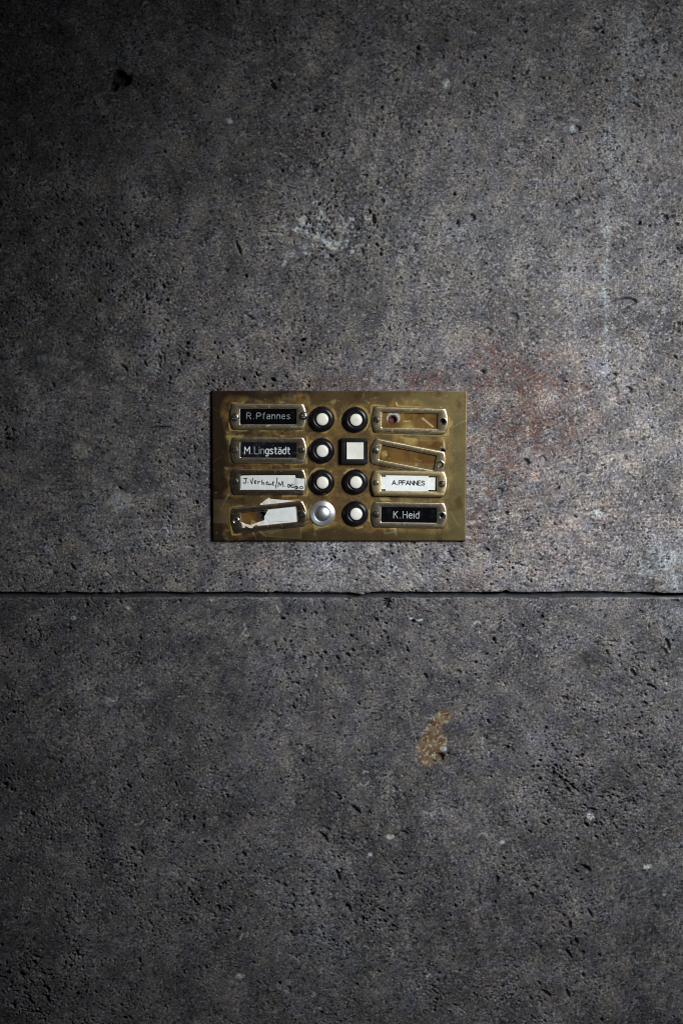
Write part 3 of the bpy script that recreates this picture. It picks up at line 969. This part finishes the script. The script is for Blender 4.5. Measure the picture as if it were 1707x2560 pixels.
# ---- name frames
def quad_outer(w, h, n1=10, n2=8):
    """first quadrant, from (w/2,0) round the corner to (0,h/2)"""
    sag = 2.6 * MM
    hc = h / 2
    Rr = (hc * hc + sag * sag) / (2 * sag)
    a1 = math.asin(hc / Rr)
    arc = [(w / 2 - Rr + Rr * math.cos(a1 * t / n1), Rr * math.sin(a1 * t / n1)) for t in range(n1)]
    cx, cz = w / 2 - sag, hc
    # soften the corner
    rc = 1.3 * MM
    p0 = Vector(arc[-1])
    p1 = Vector((cx, cz))
    d0 = (p1 - Vector(arc[-2])).normalized()
    A, B = p1 - d0 * rc, p1 + Vector((-rc, 0))
    arc = [p for p in arc if p[1] < A.y - .1 * MM]
    while len(arc) < n1 - 2:
        arc.insert(1, tuple((Vector(arc[0]) + Vector(arc[1])) / 2))
    cor = []
    for t in range(5):
        s = t / 4
        cor.append(tuple(A * (1 - s) ** 2 + p1 * 2 * s * (1 - s) + B * s * s))
    top = [(B.x * (1 - t / n2), hc) for t in range(1, n2 + 1)]
    return arc, cor, top


def frame_loops():
    arc, cor, top = quad_outer(FW, FH)
    rc = .7 * MM
    a, b = OW / 2, OH / 2
    iarc = [(a, (b - rc) * t / len(arc)) for t in range(len(arc))]
    icor = [(a - rc + rc * math.cos(math.pi / 2 * t / 4), b - rc + rc * math.sin(math.pi / 2 * t / 4)) for t in range(5)]
    itop = [((a - rc) * (1 - t / len(top)), b) for t in range(1, len(top) + 1)]

    def full(q):
        q1 = q[:-1]
        q2 = [(-x, z) for x, z in q[::-1]][:-1]
        q3 = [(-x, -z) for x, z in q][:-1]
        q4 = [(x, -z) for x, z in q[::-1]][:-1]
        return q1 + q2 + q3 + q4
    return full(arc + cor + top), full(iarc + icor + itop)


FO, FI = frame_loops()


def frame_mesh(holes=(), name='name_frame'):
    def off(lp, d, w, h):
        return [(x * (w - 2 * d) / w, z * (h - 2 * d) / h) for x, z in lp]
    rings = [(FO, 0.0), (FO, FT * .50), (off(FO, .30 * MM, FW, FH), FT * .74), (off(FO, .75 * MM, FW, FH), FT * .93), (off(FO, 1.3 * MM, FW, FH), FT),
             (off(FI, -.70 * MM, OW, OH), FT), (off(FI, -.28 * MM, OW, OH), FT * .92), (FI, FT * .70), (FI, 0.0)]
    verts, faces = [], []
    m = len(FO)
    for lp, h in rings:
        verts += [(x, -h, z) for x, z in lp]
    nr = len(rings)
    for r in range(nr):
        r2 = (r + 1) % nr
        for k in range(m):
            k2 = (k + 1) % m
            faces.append((r * m + k, r * m + k2, r2 * m + k2, r2 * m + k))
    me = pydata(name, verts, faces, sharp=32)
    if holes:
        o = bpy.data.objects.new('tmp', me)
        COL.objects.link(o)
        cuts = []
        for hx_, r1, r2 in holes:
            cm = lathe('cut', [(0, -1 * MM), (r1, -1 * MM), (r1, FT * .55), (r2, FT + .02 * MM), (r2 * 1.1, FT + 1 * MM), (0, FT + 1 * MM)], 24)
            co = bpy.data.objects.new('cut', cm)
            co.location = (hx_, 0, 0)
            COL.objects.link(co)
            mod = o.modifiers.new('b', 'BOOLEAN')
            mod.operation = 'DIFFERENCE'
            mod.solver = 'EXACT'
            mod.object = co
            cuts.append(co)
        bpy.context.view_layer.update()
        dg = bpy.context.evaluated_depsgraph_get()
        me2 = bpy.data.meshes.new_from_object(o.evaluated_get(dg))
        me2.name = name
        for x in cuts + [o]:
            bpy.data.objects.remove(x)
        me2.materials.clear()
        me2.polygons.foreach_set('use_smooth', np.ones(len(me2.polygons), dtype=bool))
        me2.set_sharp_from_angle(angle=R(32))
        return me2
    return me


def screw_mesh(name, r, dome, kind, ang):
    """round head with a sawn slot or a cross recess"""
    k = 34
    verts, faces, idx = [], [], {}
    ca, sa = math.cos(ang), math.sin(ang)

    def height(x, z):
        q = min((x * x + z * z) / (r * r), 1.0)
        h = dome * math.sqrt(max(1 - q * .92, 0))
        u, v = x * ca + z * sa, -x * sa + z * ca
        if kind == 'slot':
            if abs(u) < r * .17:
                h -= .75 * MM
        else:
            lim = r * .62
            if (abs(u) < r * .15 and abs(v) < lim) or (abs(v) < r * .15 and abs(u) < lim) or abs(u) + abs(v) < r * .34:
                h -= .9 * MM * (1 - .5 * math.sqrt(q))
        return h
    for j in range(k + 1):
        for i in range(k + 1):
            # square grid mapped onto the disc
            a, b = 2 * i / k - 1, 2 * j / k - 1
            x, z = a * math.sqrt(1 - b * b / 2) * r, b * math.sqrt(1 - a * a / 2) * r
            idx[i, j] = len(verts)
            verts.append((x, -height(x, z), z))
    for j in range(k):
        for i in range(k):
            faces.append((idx[i, j], idx[i + 1, j], idx[i + 1, j + 1], idx[i, j + 1]))
    rim = [(i, 0) for i in range(k)] + [(k, j) for j in range(k)] + [(i, k) for i in range(k, 0, -1)] + [(0, j) for j in range(k, 0, -1)]
    b0 = len(verts)
    for ij in rim:
        x, y, z = verts[idx[ij]]
        verts.append((x, 1.2 * MM, z))
    for t in range(len(rim)):
        t2 = (t + 1) % len(rim)
        faces.append((idx[rim[t]], idx[rim[t2]], b0 + t2, b0 + t))
    return pydata(name, verts, faces, sharp=45)


HB = T_PLATE + .03 * MM                     # frames lie on the plate
frame_plain = frame_mesh()
FM = {'L1': 'nickel_a', 'L2': 'nickel_b', 'L3': 'nickel_c', 'L4': 'nickel_c', 'R1': 'nickel_e', 'R2': 'nickel_e', 'R3': 'nickel_d', 'R4': 'nickel_b'}
FLAB = {'L1': 'pale worn frame round the name R.Pfannes, cross-head screws', 'L2': 'dull frame round the name M.Lingstädt',
        'L3': 'dark frame with the handwritten paper name', 'L4': 'dark frame hanging askew over torn white paper',
        'R1': 'empty pale frame with one open screw hole, above the tilted one', 'R2': 'empty frame swung down from its one screw',
        'R3': 'tarnished frame round the printed name A.PFANNES', 'R4': 'dull frame round the name K.Heid'}
HOLES = {'L4': [(-SCREW_X, 1.3 * MM, 2.3 * MM)], 'R1': [(SCREW_X, 1.9 * MM, 2.5 * MM)], 'R2': [(SCREW_X, 1.7 * MM, 2.5 * MM)], 'R4': [(SCREW_X, 1.6 * MM, 2.5 * MM)]}
SCREWS = {  # (side, dx, dz mm, kind, angle, radius mm, dome mm, material)
    'L1': [(-1, .4, -.4, 'cross', .6, 3.2, 1.9, 'screw_steel'), (1, 1.5, .6, 'cross', .75, 3.3, 2.0, 'screw_steel')],
    'L2': [(-1, -.7, 0, 'cross', .3, 2.7, .5, 'screw_dark'), (1, -.2, 0, 'slot', .05, 2.5, .8, 'screw_dark')],
    'L3': [(-1, 0, 0, 'slot', .05, 2.5, .8, 'screw_dark'), (1, -.3, 1.5, 'slot', .4, 2.4, .5, 'screw_dark')],
    'L4': [(1, 0, -.6, 'cross', .5, 2.9, .9, 'screw_dark')],
    'R1': [(-1, 0, 0, 'slot', -.35, 2.6, .9, 'screw_dark')],
    'R2': [(-1, .2, .3, 'slot', -.1, 2.6, .9, 'screw_dark')],
    'R3': [(-1, 0, 0, 'slot', .05, 2.3, .7, 'screw_dark'), (1, -.5, -.1, 'slot', 1.3, 2.7, 1.3, 'screw_dark')],
    'R4': [(-1, 0, 0, 'slot', -.5, 2.8, 1.0, 'screw_dark')]}
frames = {}
for key, (fx, fy, fa) in FRAMES.items():
    me = frame_mesh(HOLES[key]) if key in HOLES else frame_plain.copy()
    me.name = 'name_frame'
    lift, tip = 0.0, 0.0
    if key == 'R3':                          # its upper edge rides on the swung-down frame above
        lift, tip = 1.05 * MM, R(-5.0)
    rot = Matrix.Rotation(R(fa), 3, 'Y') @ Matrix.Rotation(tip, 3, 'X')
    o = mesh_obj('name_frame', me, MAT[FM[key]], panel, loc(fx, fy, HB + lift + FT * .9) + Vector((0, FT * .9, 0)), rot.to_euler(), FLAB[key])
    frames[key] = o
    for sd, dx, dz, kind, ang, r, dome, mt in SCREWS[key]:
        sm_ = screw_mesh('screw', r * MM, dome * MM, kind, ang)
        mesh_obj('screw', sm_, MAT[mt], o, (sd * SCREW_X + dx * MM, -FT + .05 * MM, dz * MM))
    for hx_, r1, r2 in HOLES.get(key, []):   # bright burr round the empty hole
        mesh_obj('hole_rim', lathe('hole_rim', [(r1 * .98, FT * .55), (r1 * 1.02, FT * .62), (r2 * .98, FT + .02 * MM), (r2 * 1.05, FT + .12 * MM), (r2 * 1.16, FT + .01 * MM)], 28),
                 MAT['screw_steel'], o, (hx_, 0, 0))

# ---- plugs behind the plate holes
for (hx_, hy_, hr_), mt in zip(plate_holes, ['plug', 'hole', 'hole', 'hole', 'hole', 'hole']):
    r = (hr_ + 3.0) * S
    me = lathe('screw_hole', [(r, 3.04 * MM), (r * .72, 3.09 * MM), (r * .66, 2.7 * MM), (r * .60, .5 * MM), (0, .3 * MM)], 28)
    mesh_obj('screw_hole', me, MAT[mt], panel, loc(hx_, hy_, T_PLATE) + Vector((0, T_PLATE, 0)))

# ---- lettering
G = {
    'R': (.62, [[(0, 0), (0, 1), (.40, 1), (.54, .94), (.6, .76), (.54, .57), (.40, .5), (0, .5)], [(.33, .5), (.62, 0)]]),
    'P': (.6, [[(0, 0), (0, 1), (.40, 1), (.54, .94), (.6, .74), (.54, .53), (.40, .46), (0, .46)]]),
    'f': (.34, [[(.12, 0), (.12, .78), (.18, .94), (.34, 1)], [(0, .68), (.3, .68)]]),
    'a': (.46, [[(.04, .6), (.14, .69), (.34, .69), (.45, .58), (.45, 0)], [(.45, .41), (.18, .41), (.03, .33), (0, .18), (.06, .04), (.22, 0), (.38, .05), (.45, .17)]]),
    'n': (.44, [[(0, 0), (0, .7)], [(0, .5), (.1, .65), (.25, .7), (.38, .65), (.44, .48), (.44, 0)]]),
    'e': (.46, [[(.0, .37), (.46, .37), (.44, .55), (.34, .68), (.22, .7), (.08, .63), (0, .45), (0, .25), (.07, .06), (.22, 0), (.36, .02), (.44, .1)]]),
    's': (.42, [[(.4, .6), (.3, .69), (.2, .7), (.06, .66), (.02, .53), (.1, .41), (.3, .33), (.42, .21), (.38, .06), (.22, 0), (.08, .02), (0, .1)]]),
    'M': (.7, [[(0, 0), (0, 1), (.35, .38), (.7, 1), (.7, 0)]]),
    'L': (.48, [[(0, 1), (0, 0), (.48, 0)]]),
    'i': (.02, [[(0, 0), (0, .7)], [(0, .93), (0, .98)]]),
    'g': (.44, [[(.44, .7), (.44, -.1), (.36, -.25), (.2, -.3), (.04, -.25)], [(.44, .5), (.36, .65), (.22, .7), (.07, .63), (0, .45), (0, .25), (.07, .07), (.22, 0), (.36, .06), (.44, .2)]]),
    't': (.34, [[(.13, .95), (.13, .15), (.2, .03), (.34, 0)], [(0, .7), (.32, .7)]]),
    'd': (.44, [[(.44, 1), (.44, 0)], [(.44, .5), (.36, .65), (.22, .7), (.07, .63), (0, .45), (0, .25), (.07, .07), (.22, 0), (.36, .06), (.44, .2)]]),
    'K': (.58, [[(0, 0), (0, 1)], [(.55, 1), (0, .4)], [(.2, .6), (.58, 0)]]),
    'H': (.58, [[(0, 0), (0, 1)], [(.58, 0), (.58, 1)], [(0, .52), (.58, .52)]]),
    'A': (.76, [[(0, 0), (.38, 1), (.76, 0)], [(.13, .33), (.63, .33)]]),
    'F': (.56, [[(0, 0), (0, 1), (.56, 1)], [(0, .53), (.5, .53)]]),
    'N': (.64, [[(0, 0), (0, 1), (.64, 0), (.64, 1)]]),
    'E': (.56, [[(.56, 0), (0, 0), (0, 1), (.56, 1)], [(0, .53), (.5, .53)]]),
    'S': (.62, [[(.58, .8), (.48, .95), (.31, 1), (.12, .95), (.03, .78), (.1, .61), (.31, .52), (.53, .42), (.62, .24), (.52, .06), (.31, 0), (.1, .05), (0, .22)]]),
    '.': (.26, [[(.1, .02)]]),
}
G['ä'] = (G['a'][0], G['a'][1] + [[(.1, .92)], [(.35, .92)]])


def sharp_strokes(st):
    """double the straight corners so that the tube smoothing keeps them"""
    if len(st) <= 5 and len(st) > 3:
        out = []
        for p in st:
            out += [p, p]
        return [st[k:k + 2] for k in range(len(st) - 1)]
    return [st]


def text_strokes(txt, x0, x1, base, cap, gap, keep_sharp='MLNEFAH'):
    """lay text out between x0 and x1; returns strokes of local (x, z), one list per letter"""
    adv = [G[ch][0] for ch in txt]
    total = sum(adv) + gap * (len(txt) - 1)
    k = (x1 - x0) / total
    out, x = [], 0.0
    for ch, a in zip(txt, adv):
        letter = []
        for st in G[ch][1]:
            pts = [(x0 + (x + p[0]) * k, base + p[1] * cap) for p in st]
            if ch in keep_sharp and len(pts) > 2:
                letter += [pts[t:t + 2] for t in range(len(pts) - 1)]
            else:
                letter.append(pts)
        out.append(letter)
        x += a + gap
    return out


def card(key, name, label, mat, h, w=OW + 1.2 * MM, hh=OH + 1.0 * MM, dx=0.0, bev=.1 * MM):
    """insert behind a frame's opening: h is its front above the plate"""
    fx, fy, fa = FRAMES[key]
    me = boxes(name, [(-w / 2 + dx, w / 2 + dx, -hh / 2, hh / 2, .05 * MM, h)], bev)
    f = frames[key]
    o = mesh_obj(name, me, mat, panel, f.location.copy(), f.rotation_euler.copy(), label)
    return o


def to_local(key, px, py):
    """photo pixel -> the frame's own (x, z)"""
    f = frames[key]
    x, z = at(px, py, -f.location.y + 1.2 * MM)
    v = f.rotation_euler.to_matrix().inverted() @ Vector((x - PC.x - f.location.x, 0, z - PC.z - f.location.z))
    return v.x, v.z


HC = 1.15 * MM
# R.Pfannes
o = card('L1', 'name_card', 'black engraved card reading R.Pfannes', MAT['laminate'], HC, OW - .3 * MM, OH - .3 * MM)
xa, zb = to_local('L1', 616.7, 1047.3)
xb, zt = to_local('L1', 724.5, 1032.2)
L = text_strokes('R.Pfannes', xa, xb, zb, zt - zb, .27)
for part, mt in ((L[:2], 'fill_m'), (L[2:7], 'fill_m'), (L[7:], 'fill_f')):
    mesh_obj('lettering', tubes('lettering', [s for q in part for s in q], .30 * MM, .3, lambda x, z: HC), MAT[mt], o)
# M.Lingstädt
o = card('L2', 'name_card', 'scuffed black engraved card reading M.Lingstädt', MAT['laminate_worn'], HC, OW - .3 * MM, OH - .3 * MM)
xa, zb = to_local('L2', 612.0, 1134.6)
xb, zt = to_local('L2', 724.5, 1117.6)
L = text_strokes('M.Lingstädt', xa, xb, zb, zt - zb, .22)
for part, mt in (([L[0]], 'fill_b'), (L[1:3], 'fill_f'), (L[3:5], 'fill_f'), (L[5:], 'fill_b')):
    mesh_obj('lettering', tubes('lettering', [s for q in part for s in q], .38 * MM, .3, lambda x, z: HC), MAT[mt], o)
# K.Heid
o = card('R4', 'name_card', 'black engraved card reading K.Heid', MAT['laminate'], HC, OW - .3 * MM, OH - .3 * MM)
xa, zb = to_local('R4', 983.5, 1295.2)
xb, zt = to_local('R4', 1046.5, 1279.2)
L = text_strokes('K.Heid', xa, xb, zb, zt - zb, .26)
mesh_obj('lettering', tubes('lettering', [s for q in L for s in q], .33 * MM, .3, lambda x, z: HC), MAT['fill'], o)
# A.PFANNES: paper strip under a clear window, the strip stepped at both ends
o = card('R3', 'name_card', 'white paper card printed A.PFANNES in black', MAT['paper'], HC - .15 * MM, OW - 1.6 * MM, OH - 2.0 * MM, -.7 * MM)
wx0, wz0 = to_local('R3', 963.5, 1227.5)
wx1, wz1 = to_local('R3', 1070.8, 1188.6)
wi = boxes('paper_strip', [(wx0, wx1, wz0, wz1, HC - .12 * MM, HC + .05 * MM)], .04 * MM)
mesh_obj('paper_strip', wi, MAT['paper'], o)
xa, zb = to_local('R3', 980.0, 1212.2)
xb, zt = to_local('R3', 1061.0, 1202.8)
L = text_strokes('A.PFANNES', xa, xb, zb, zt - zb, .17)
mesh_obj('lettering', tubes('lettering', [s for q in L for s in q], .40 * MM, .25, lambda x, z: HC + .07 * MM), MAT['ink'], o)


# handwritten paper: traced in panel coordinates
def hw(x, y, h):
    return at(590 + x / 8.2526, 1170 + y / 8.2526, h)


HP = HB + 1.45 * MM


def flap_h(x, z):
    """the tape end climbs over the frame"""
    xl, xr = hw(1195, 300, HP)[0], hw(1275, 300, HP)[0]
    t = min(max((x - xl) / (xr - xl), 0), 1)
    return HP + (t * t * (3 - 2 * t)) * .62 * MM


paper_o = bpy.data.objects.new('name_card', None)
pts = [(*hw(x, y, HP), HP) for x, y in [(100, 165), (160, 155), (620, 150), (1080, 148), (1222, 150), (1230, 200), (1228, 445), (700, 452), (120, 455), (100, 440)]]
pc = [(p[0] - PC.x, p[1] - PC.z, p[2]) for p in pts]
o = mesh_obj('name_card', sheet('name_card', pc, .08 * MM), MAT['paper'], panel, label='white paper slip handwritten J.Verheul/M.Otieno')
bpy.data.objects.remove(paper_o)
fl = [(1205, 205), (1260, 212), (1320, 216), (1420, 226), (1416, 340), (1412, 462), (1330, 455), (1260, 448), (1202, 440), (1203, 320)]
bm = bmesh.new()
rows = []
for k in range(9):
    t = k / 8
    xt, xb_ = 1203 + t * 217, 1200 + t * 213
    yt, yb = 204 + t * 22, 441 + t * 20
    row = []
    for m in range(4):
        s = m / 3
        x, z = hw(xt + (xb_ - xt) * s, yt + (yb - yt) * s, HP + .3 * MM)
        row.append(bm.verts.new((x - PC.x, -(flap_h(x, z) + .12 * MM), z - PC.z)))
    rows.append(row)
for ra, rb in zip(rows, rows[1:]):
    for m in range(3):
        bm.faces.new((ra[m], ra[m + 1], rb[m + 1], rb[m]))
g = bmesh.ops.extrude_face_region(bm, geom=bm.faces[:])
for e in g['geom']:
    if isinstance(e, bmesh.types.BMVert):
        e.co.y -= .06 * MM
bmesh.ops.recalc_face_normals(bm, faces=bm.faces)
me = bpy.data.meshes.new('paper_flap')
bm.to_mesh(me)
bm.free()
mesh_obj('paper_flap', me, MAT['paper'], o, label='loose end of the paper slip lying over the frame')


def ell(cx, cy, rx, ry, a0=0, a1=360, n=12):
    return [(cx + rx * math.cos(R(a0 + (a1 - a0) * t / n)), cy + ry * math.sin(R(a0 + (a1 - a0) * t / n))) for t in range(n + 1)]


HAND = [[(150, 222), (238, 210)], [(205, 215), (208, 285), (195, 316), (165, 316), (152, 292)], [(252, 295)],
        [(298, 240), (313, 285), (328, 325)], [(328, 325), (343, 265), (355, 205)],
        [(385, 302), (420, 285), (412, 256), (395, 258), (380, 292), (390, 325), (418, 322)],
        [(455, 272), (460, 332)], [(458, 305), (475, 282), (502, 278)],
        [(538, 245), (541, 347)], [(541, 318), (560, 298), (578, 308), (583, 352)],
        [(627, 318), (657, 300), (650, 280), (632, 288), (622, 325), (635, 350), (662, 345)],
        [(672, 305), (673, 338), (690, 352), (709, 335), (712, 308), (716, 352)],
        [(742, 338), (768, 318), (780, 290), (766, 276), (755, 310), (760, 352), (788, 358)],
        [(850, 200), (840, 300), (815, 420)],
        [(870, 392), (882, 295)], [(882, 295), (920, 362)], [(920, 362), (960, 272)], [(960, 272), (976, 388)], [(1012, 378)],
        ell(1087, 368, 20, 34, -60, 290), [(1108, 340), (1112, 385), (1125, 398)],
        [(1150, 322), (1140, 365), (1142, 392), (1158, 408), (1180, 392)], [(1122, 362), (1168, 354)],
        [(1190, 342)], [(1188, 372), (1184, 395), (1192, 408)],
        [(1216, 398), (1246, 386), (1238, 366), (1222, 384), (1226, 418), (1250, 422)],
        [(1262, 378), (1262, 428)], [(1262, 400), (1276, 384), (1288, 392), (1292, 430)], ell(1350, 404, 30, 26, -40, 330)]
hs = []
for st in HAND:
    q = []
    for x, y in st:
        X_, Z_ = hw(x, y, HP + .1 * MM)
        q.append((X_ - PC.x, Z_ - PC.z))
    hs.append(q)
mesh_obj('lettering', tubes('lettering', hs, .36 * MM, .25, lambda x, z: flap_h(x + PC.x, z + PC.z) + (.10 if x + PC.x < hw(1198, 300, HP)[0] else .20) * MM), MAT['ink'], o)


# torn paper behind and over the crooked frame
def tp(x, y, h):
    X_, Z_ = at(560 + x / 6.817, 1240 + y / 6.817, h)
    return (X_ - PC.x, Z_ - PC.z, h)


def wav(amp, seed):
    def f(x, z, h):
        return h + amp * (math.sin(x * 700 + seed) * math.sin(z * 900 + seed * 2) + .5 * math.sin(x * 1900 + z * 1500))
    return f


h1 = HB + .85 * MM
pp = [(752, 205), (1232, 165), (1245, 462), (820, 520), (640, 530), (560, 500), (640, 455), (688, 415), (690, 380), (686, 345), (712, 312), (722, 285), (748, 245)]
o = mesh_obj('name_card', sheet('name_card', [tp(x, y, h1) for x, y in pp], .1 * MM, wav(.07 * MM, 1.3), 2), MAT['paper'], panel, label='blank torn white paper behind the crooked frame')
mesh_obj('pencil_line', tubes('pencil_line', [[tp(740, 424, h1)[:2], tp(860, 428, h1)[:2], tp(1000, 431, h1)[:2], tp(1160, 434, h1)[:2]]], .10 * MM, .4, lambda x, z: h1 + .11 * MM), MAT['ink'], o)
h2 = HB + .55 * MM
pp = [(612, 138), (640, 118), (700, 84), (735, 45), (765, 26), (800, 50), (830, 78), (842, 95), (980, 88), (1180, 80), (1305, 90), (1260, 130), (1000, 170), (830, 190), (700, 185), (640, 165)]
mesh_obj('torn_paper', sheet('torn_paper', [tp(x, y, h2 + (.7 * MM if y < 60 else 0)) for x, y in pp], .12 * MM, wav(.10 * MM, 2.1), 2), MAT['torn'], o, label='torn paper edge sticking out above the crooked frame')
h3 = HB + FT + .1 * MM
pp = [(268, 438, .3), (300, 444, .5), (330, 455, .2), (385, 478, .2), (440, 492, .1), (500, 478, .2), (560, 455, -.2), (620, 435, -.6), (690, 412, -.7), (720, 440, -.7), (640, 478, -.5), (560, 492, -.1), (500, 512, .3), (502, 530, .5),
      (480, 548, .6), (430, 545, .5), (398, 528, .3), (368, 512, .3), (352, 540, .5), (330, 546, .5), (314, 530, .4), (318, 500, .3), (305, 470, .2), (282, 455, .3)]
mesh_obj('torn_paper', sheet('torn_paper', [tp(x, y, h3 + k * MM) for x, y, k in pp], .15 * MM, wav(.12 * MM, .4), 1), MAT['torn'], o, label='curled torn strip of paper over the lower bar of the frame')

# clear tape strips on the plate
ht = T_PLATE + .05 * MM
for q in ([(534, 1249), (575, 1248), (604, 1247), (606, 1262), (602, 1280), (604, 1309), (534, 1308)], [(662, 1312), (754, 1306), (753, 1346), (705, 1345), (660, 1340)]):
    pts = []
    for x, y in q:
        X_, Z_ = at(x, y, ht)
        pts.append((X_ - PC.x, Z_ - PC.z, ht))
    mesh_obj('clear_tape', sheet('clear_tape', pts, .03 * MM), MAT['tape'], panel)

# ---- push buttons
r = 31.6 * S
ring = lathe('push_button', [(r, 0), (r, .7 * MM), (r * .985, 1.5 * MM), (r * .94, 2.5 * MM), (r * .86, 3.3 * MM), (r * .76, 3.85 * MM), (r * .66, 4.0 * MM), (r * .58, 3.8 * MM), (r * .54, 3.3 * MM), (r * .525, 2.0 * MM), (r * .52, .5 * MM)], 64, 60)
capr = 15.3 * S
cap = lathe('button_cap', [(capr, .5 * MM), (capr, 4.3 * MM), (capr * .95, 4.75 * MM), (capr * .85, 5.05 * MM), (capr * .6, 5.35 * MM), (capr * .3, 5.5 * MM), (0, 5.55 * MM)], 48, 60)
for bx, by in BUTTONS:
    p = loc(bx, by, T_PLATE + 2 * MM) + Vector((0, 2 * MM, 0))
    b = mesh_obj('push_button', ring, MAT['black'], panel, p)
    mesh_obj('button_cap', cap, MAT['ivory'], b, (.35 * MM, 0, -.15 * MM))
# square replacement button
hw_, hv_ = 32.3 * S, 31.6 * S
wi = 20.8 * S
me = boxes('push_button', [(-hw_, hw_, wi + .3 * MM, hv_, 0, 4.0 * MM), (-hw_, hw_, -hv_, -wi - .3 * MM, 0, 4.0 * MM),
                           (-hw_, -wi - .3 * MM, -wi - .32 * MM, wi + .32 * MM, 0, 3.98 * MM), (wi + .3 * MM, hw_, -wi - .32 * MM, wi + .32 * MM, 0, 3.98 * MM)], .25 * MM)
b = mesh_obj('push_button', me, MAT['blackplastic'], panel, loc(885.8, 1127.5, T_PLATE + 3 * MM) + Vector((0, 3 * MM, 0)), label='square black push button with a white square cap')
bt = loc(885.8, 1127.5, T_PLATE + 3 * MM)
ct = loc(888.0, 1126.8, T_PLATE + 4.4 * MM)
mesh_obj('button_cap', boxes('button_cap', [(-wi, wi, -wi, wi, .4 * MM, 4.5 * MM)], .22 * MM), MAT['ivory'], b, (ct.x - bt.x, 0, ct.z - bt.z))
# steel replacement button
r = 31.9 * S
me = lathe('push_button', [(r, 0), (r, .5 * MM), (r * .975, .85 * MM), (r * .93, 1.2 * MM), (r * .80, 1.75 * MM), (r * .66, 2.10 * MM), (r * .635, 2.0 * MM), (r * .625, 1.3 * MM), (r * .62, .4 * MM)], 72, 28)
b = mesh_obj('push_button', me, MAT['steel'], panel, loc(*STEEL, T_PLATE + 1 * MM) + Vector((0, 1 * MM, 0)), label='domed brushed steel push button')
q = r * .59
me = lathe('button_cap', [(q, .6 * MM), (q, 1.95 * MM), (q * .97, 2.15 * MM), (q * .88, 2.7 * MM), (q * .74, 3.15 * MM), (q * .55, 3.6 * MM), (q * .34, 3.9 * MM), (q * .14, 4.03 * MM), (0, 4.05 * MM)], 72, 50)
n = N('polished_steel')
MAT['dome'] = n.set(Base_Color=n.mix(n.noise(400, 3), (.80, .84, .88), (.90, .93, .96)), Metallic=1.0, Roughness=.40)
mesh_obj('button_cap', me, MAT['dome'], b, (.2 * MM, 0, -.2 * MM))
